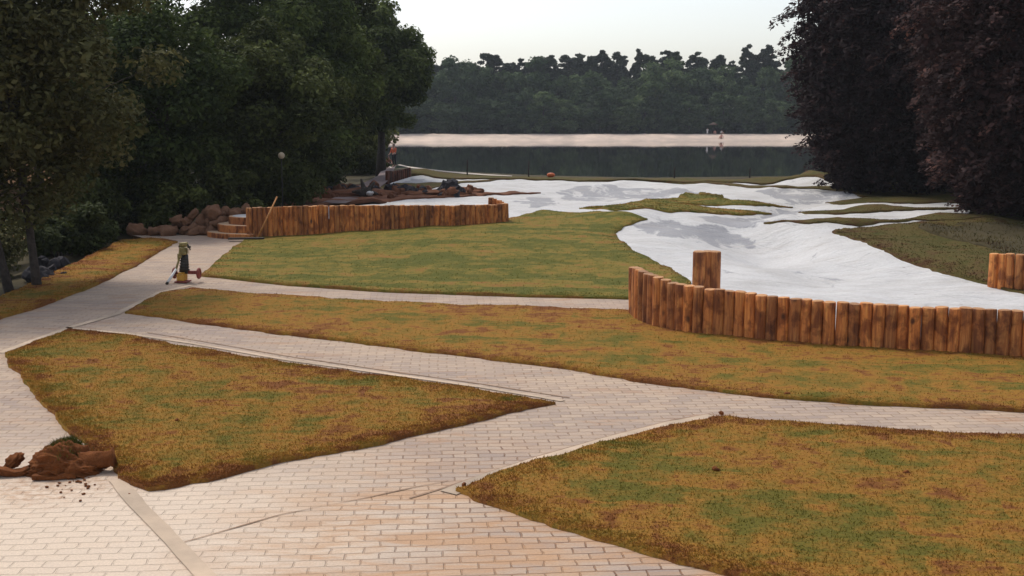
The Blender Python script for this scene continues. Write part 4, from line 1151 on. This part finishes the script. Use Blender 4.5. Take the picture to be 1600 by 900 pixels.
py_ = 258
pz = float(h(x_on(1113, py_), py_)) + .05
par = thing('parasol', 'brown thatched parasol on the far beach before the wood', 'parasol', (x_on(1113, py_), py_, pz))
M['thatch'] = mat_simple('brown_thatch', (0.14, 0.085, 0.06), .9, var=.35, nscale=6)
bm = bmesh.new(); add_tube(bm, [(0, 0, -.2), (0, 0, 2.3)], .06, 8); link('pole', bm_mesh('pole', bm, M['bark']), par)
bm = bmesh.new(); add_tube(bm, [(0, 0, 1.95), (0, 0, 2.02), (0, 0, 2.45), (0, 0, 2.55)], [1.0, 1.02, .25, .05], 16); link('canopy', bm_mesh('canopy', bm, M['thatch']), par)

# ------------------------------------------------------------------ people
M['skin'] = mat_simple('skin', (0.42, 0.24, 0.17), .5, var=.1)
M['hair'] = mat_simple('dark_hair', (0.03, 0.018, 0.012), .6, var=.3)
M['shirt_orange'] = mat_simple('orange_shirt', (0.62, 0.11, 0.03), .8, var=.12)
M['trousers'] = mat_simple('dark_trousers', (0.022, 0.022, 0.032), .8, var=.25)
M['shirt_rust'] = mat_simple('rust_top', (0.28, 0.10, 0.07), .8, var=.2)
M['cloth_white'] = mat_simple('white_cloth', (0.75, 0.72, 0.70), .8, var=.06)
M['cloth_pink'] = mat_simple('pink_cloth', (0.60, 0.25, 0.20), .8, var=.1)

def skin_mesh(name, verts, edges, radii, root_i, mat, sub=1):
    me_ = bpy.data.meshes.new(name + '_cage'); me_.from_pydata([tuple(v) for v in verts], edges, [])
    o = bpy.data.objects.new(name + '_cage', me_); C.objects.link(o)
    md = o.modifiers.new('Skin', 'SKIN'); md.use_smooth_shade = True
    lay = me_.skin_vertices[0] if len(me_.skin_vertices) else None
    if lay is None:
        bm = bmesh.new(); bm.from_mesh(me_); bm.verts.layers.skin.verify(); bm.to_mesh(me_); bm.free(); lay = me_.skin_vertices[0]
    for i, r_ in enumerate(radii):
        lay.data[i].radius = (r_, r_) if not hasattr(r_, '__len__') else r_
        lay.data[i].use_root = (i == root_i)
    ss = o.modifiers.new('Sub', 'SUBSURF'); ss.levels = sub; ss.render_levels = sub
    dg = bpy.context.evaluated_depsgraph_get(); dg.update()
    out = bpy.data.meshes.new_from_object(o.evaluated_get(dg)); out.name = name
    bpy.data.objects.remove(o, do_unlink=True)
    out.materials.clear(); out.materials.append(mat)
    for p in out.polygons: p.use_smooth = True
    return out

POSE = {
 'stand': dict(pelvis=(0, 0, .93), chest=(0, -.02, 1.30), neck=(0, -.03, 1.47), head=(0, -.05, 1.61), sh=.19, el=((-.25, -.06, 1.13), (.25, -.10, 1.13)), wr=((-.24, -.24, .98), (.22, -.30, 1.02)),
               kn=((-.10, -.04, .50), (.11, .0, .50)), an=((-.11, .03, .08), (.12, .05, .08))),
 'crouch': dict(pelvis=(0, .12, .34), chest=(0, -.08, .62), neck=(0, -.14, .75), head=(0, -.20, .87), sh=.17, el=((-.22, -.28, .52), (.22, -.28, .52)), wr=((-.12, -.45, .42), (.12, -.45, .42)),
               kn=((-.14, -.24, .46), (.14, -.24, .46)), an=((-.12, .02, .08), (.12, .02, .08))),
 'sit': dict(pelvis=(0, .1, .12), chest=(0, .16, .48), neck=(0, .15, .64), head=(0, .13, .78), sh=.18, el=((-.27, .25, .36), (.27, .25, .36)), wr=((-.30, .34, .12), (.30, .34, .12)),
               kn=((-.12, -.28, .40), (.12, -.28, .40)), an=((-.12, -.52, .06), (.12, -.52, .06))),
}
def person(label, loc, rz, pose, shirt, legs, sc=1.0):
    p = {k_: v for k_, v in POSE[pose].items()}
    root = thing('person', label, 'person', loc, rz); root.scale = (sc,) * 3
    V, E, Rr = [], [], []
    def v(c, r_, par=None):
        V.append(Vector(c)); Rr.append(r_)
        if par is not None: E.append((par, len(V) - 1))
        return len(V) - 1
    pe, ch, ne, hd = (Vector(p[k_]) for k_ in ('pelvis', 'chest', 'neck', 'head'))
    a = v(pe, (.15, .11)); w_ = v(pe.lerp(ch, .5), (.13, .10), a); c = v(ch, (.15, .11), w_); n_ = v(ne, .055, c)
    h0 = v(hd - Vector((0, -.01, .06)), (.068, .075), n_); h1 = v(hd + Vector((0, .01, .03)), (.078, .092), h0); v(hd + Vector((0, .01, .09)), (.05, .06), h1)
    v(hd + Vector((0, -.105, -.02)), .013, h0)
    for s_ in (-1, 1): v(hd + Vector((s_ * .085, .02, 0)), .016, h1)
    arms, legsv = [], []
    for s_, el, wr in ((-1, *[Vector(q_[0]) for q_ in (p['el'], p['wr'])]), (1, *[Vector(q_[1]) for q_ in (p['el'], p['wr'])])):
        shp = ch + Vector((s_ * p['sh'], 0, .08)); i = v(shp, .06, c); j = v(el, .045, i); k_ = v(wr, .030, j)
        d = (wr - el).normalized(); sd2 = d.cross(Vector((0, 0, 1))); sd2 = sd2.normalized() if sd2.length > .1 else Vector((1, 0, 0))
        pm = v(wr + d * .07, (.034, .018), k_)
        for q_, ln in zip((-1.2, -.4, .4, 1.2), (.065, .08, .075, .055)):
            f1 = v(wr + d * .11 + sd2 * q_ * .020, .0095, pm); v(wr + d * (.11 + ln * .6) + sd2 * q_ * .023 - Vector((0, 0, .015)), .008, f1)
        t1 = v(wr + d * .05 + sd2 * -s_ * .045, .011, pm); v(wr + d * .09 + sd2 * -s_ * .06 - Vector((0, 0, .01)), .009, t1)
        arms.append((shp, el, wr))
    for i_, s_ in enumerate((-1, 1)):
        kn, an = Vector(p['kn'][i_]), Vector(p['an'][i_])
        hp = pe + Vector((s_ * .10, 0, -.06)); i = v(hp, .09, a); j = v(kn, .06, i); k_ = v(an, .042, j); ft = v(an + Vector((0, -.10, -.045)), (.04, .03), k_); v(an + Vector((0, -.19, -.055)), (.035, .022), ft)
        legsv.append((hp, kn, an))
    link('body', skin_mesh('body', V, E, Rr, 0, M['skin']), root)
    # clothes over the same joints, a little thicker
    cv = [pe + Vector((0, 0, -.03)), pe.lerp(ch, .5), ch, ch.lerp(ne, .6)]; cr = [(.17, .13), (.155, .12), (.175, .13), (.08, .075)]; ce = [(0, 1), (1, 2), (2, 3)]
    for shp, el, wr in arms:
        k0 = len(cv); cv += [shp, el, el.lerp(wr, .55)]; cr += [.078, .062, .052]; ce += [(2, k0), (k0, k0 + 1), (k0 + 1, k0 + 2)]
    link('shirt', skin_mesh('shirt', cv, ce, cr, 0, shirt), root)
    lv = [pe]; lr = [(.165, .125)]; le = []
    for hp, kn, an in legsv:
        k0 = len(lv); lv += [hp, kn, an.lerp(kn, .12)]; lr += [.105, .075, .062]; le += [(0, k0), (k0, k0 + 1), (k0 + 1, k0 + 2)]
    link('trousers', skin_mesh('trousers', lv, le, lr, 0, legs), root)
    bm = bmesh.new(); bmesh.ops.create_uvsphere(bm, u_segments=14, v_segments=9, radius=.105)
    for q_ in list(bm.verts):
        if q_.co.z < -.02 and q_.co.y < .02 or q_.co.y < -.07 and q_.co.z < .05: bm.verts.remove(q_)
    bmesh.ops.translate(bm, vec=hd + Vector((0, .012, .03)), verts=bm.verts); link('hair', bm_mesh('hair', bm, M['hair'], True), root)
    bm = bmesh.new()
    for s_ in (-1, 1):
        r_ = bmesh.ops.create_uvsphere(bm, u_segments=8, v_segments=6, radius=.012); bmesh.ops.translate(bm, vec=hd + Vector((s_ * .032, -.085, .012)), verts=r_['verts'])
    link('eyes', bm_mesh('eyes', bm, M['hair'], True), root)
    return root
def gz(x, y, off=.05): return float(h(x, y)) + off
yy = 90.0
person('person in an orange shirt and dark trousers standing on the lakeside path', (x_on(616, yy), yy, gz(x_on(616, yy), yy, .13)), R(-35), 'stand', M['shirt_orange'], M['trousers'], 1.02)
person('person in a rust coloured top crouching beside the person in orange', (x_on(605.5, yy), yy, gz(x_on(605.5, yy), yy, .13)), R(40), 'crouch', M['shirt_rust'], M['trousers'], .95)
for (px, y_, pose, shirt, legs, sc, rz), lab in zip(((1104, 256.3, 'stand', 'cloth_white', 'cloth_white', .8, 0), (1116, 257.5, 'sit', 'cloth_pink', 'skin', 1.0, 0), (1127, 257.5, 'sit', 'cloth_white', 'skin', 1.0, R(30)), (1125.5, 251.5, 'sit', 'cloth_pink', 'skin', 1.25, R(-40))),
        ('small person in white standing on the far beach left of the parasol', 'person in pink sitting at the back of the far beach under the parasol', 'person in a white top sitting right of the parasol', 'person in pink sitting by the water on the far beach')):
    x = x_on(px, y_); person(lab, (x, y_, gz(x, y_, .04)), rz, pose, M[shirt], M[legs], sc)

# rubble seen through the trees on the left
for i in range(16):
    px, py = rng.uniform(40, 105), rng.uniform(408, 436)
    x, y = hit(px, py); o = link('rubble_stone', STONES[i % 6]); o.location = (x, y, float(h(x, y)) + .02); o.scale = (rng.uniform(.5, 1.0),) * 3; o.rotation_euler = tuple(rng.uniform(0, 6, 3))
    tag(o, 'grey rubble stone on the ground behind the two thin leaning trunks', 'stone', 'rubble behind the left trunks')

shrub('dark low bush added to darken the ground behind the heap of sod clods', (-12.0, 40.3, 0), (2.6, 1.2, 1.2), M['leaf_dark'], 20000, .11)  # added bush, darkens the bright ground showing under the trees
shrub('small dark bush added to darken the gap between the sod heap and the log palisade', (x_on(352, 41.5), 41.5, .1), (1.3, .9, 1.0), M['leaf_dark'], 12000, .11)  # added bush, covers a sunlit gap so it reads dark

# ------------------------------------------------------------------ summer haze
bm = bmesh.new(); add_box(bm, (2000, 1700, 23.2), (0, 450, 9.2))
hz = link('haze', bm_mesh('haze', bm, []))
hm = bpy.data.materials.new('haze_air'); hm.use_nodes = True
hn = hm.node_tree.nodes; hn.remove(hn['Principled BSDF'])
pvn = hn.new('ShaderNodeVolumePrincipled'); pvn.inputs['Density'].default_value = 0.00026; pvn.inputs['Color'].default_value = (0.86, 0.92, 1.0, 1)
hm.node_tree.links.new(pvn.outputs[0], hn['Material Output'].inputs['Volume'])
hz.data.materials.append(hm); hz['kind'] = 'stuff'
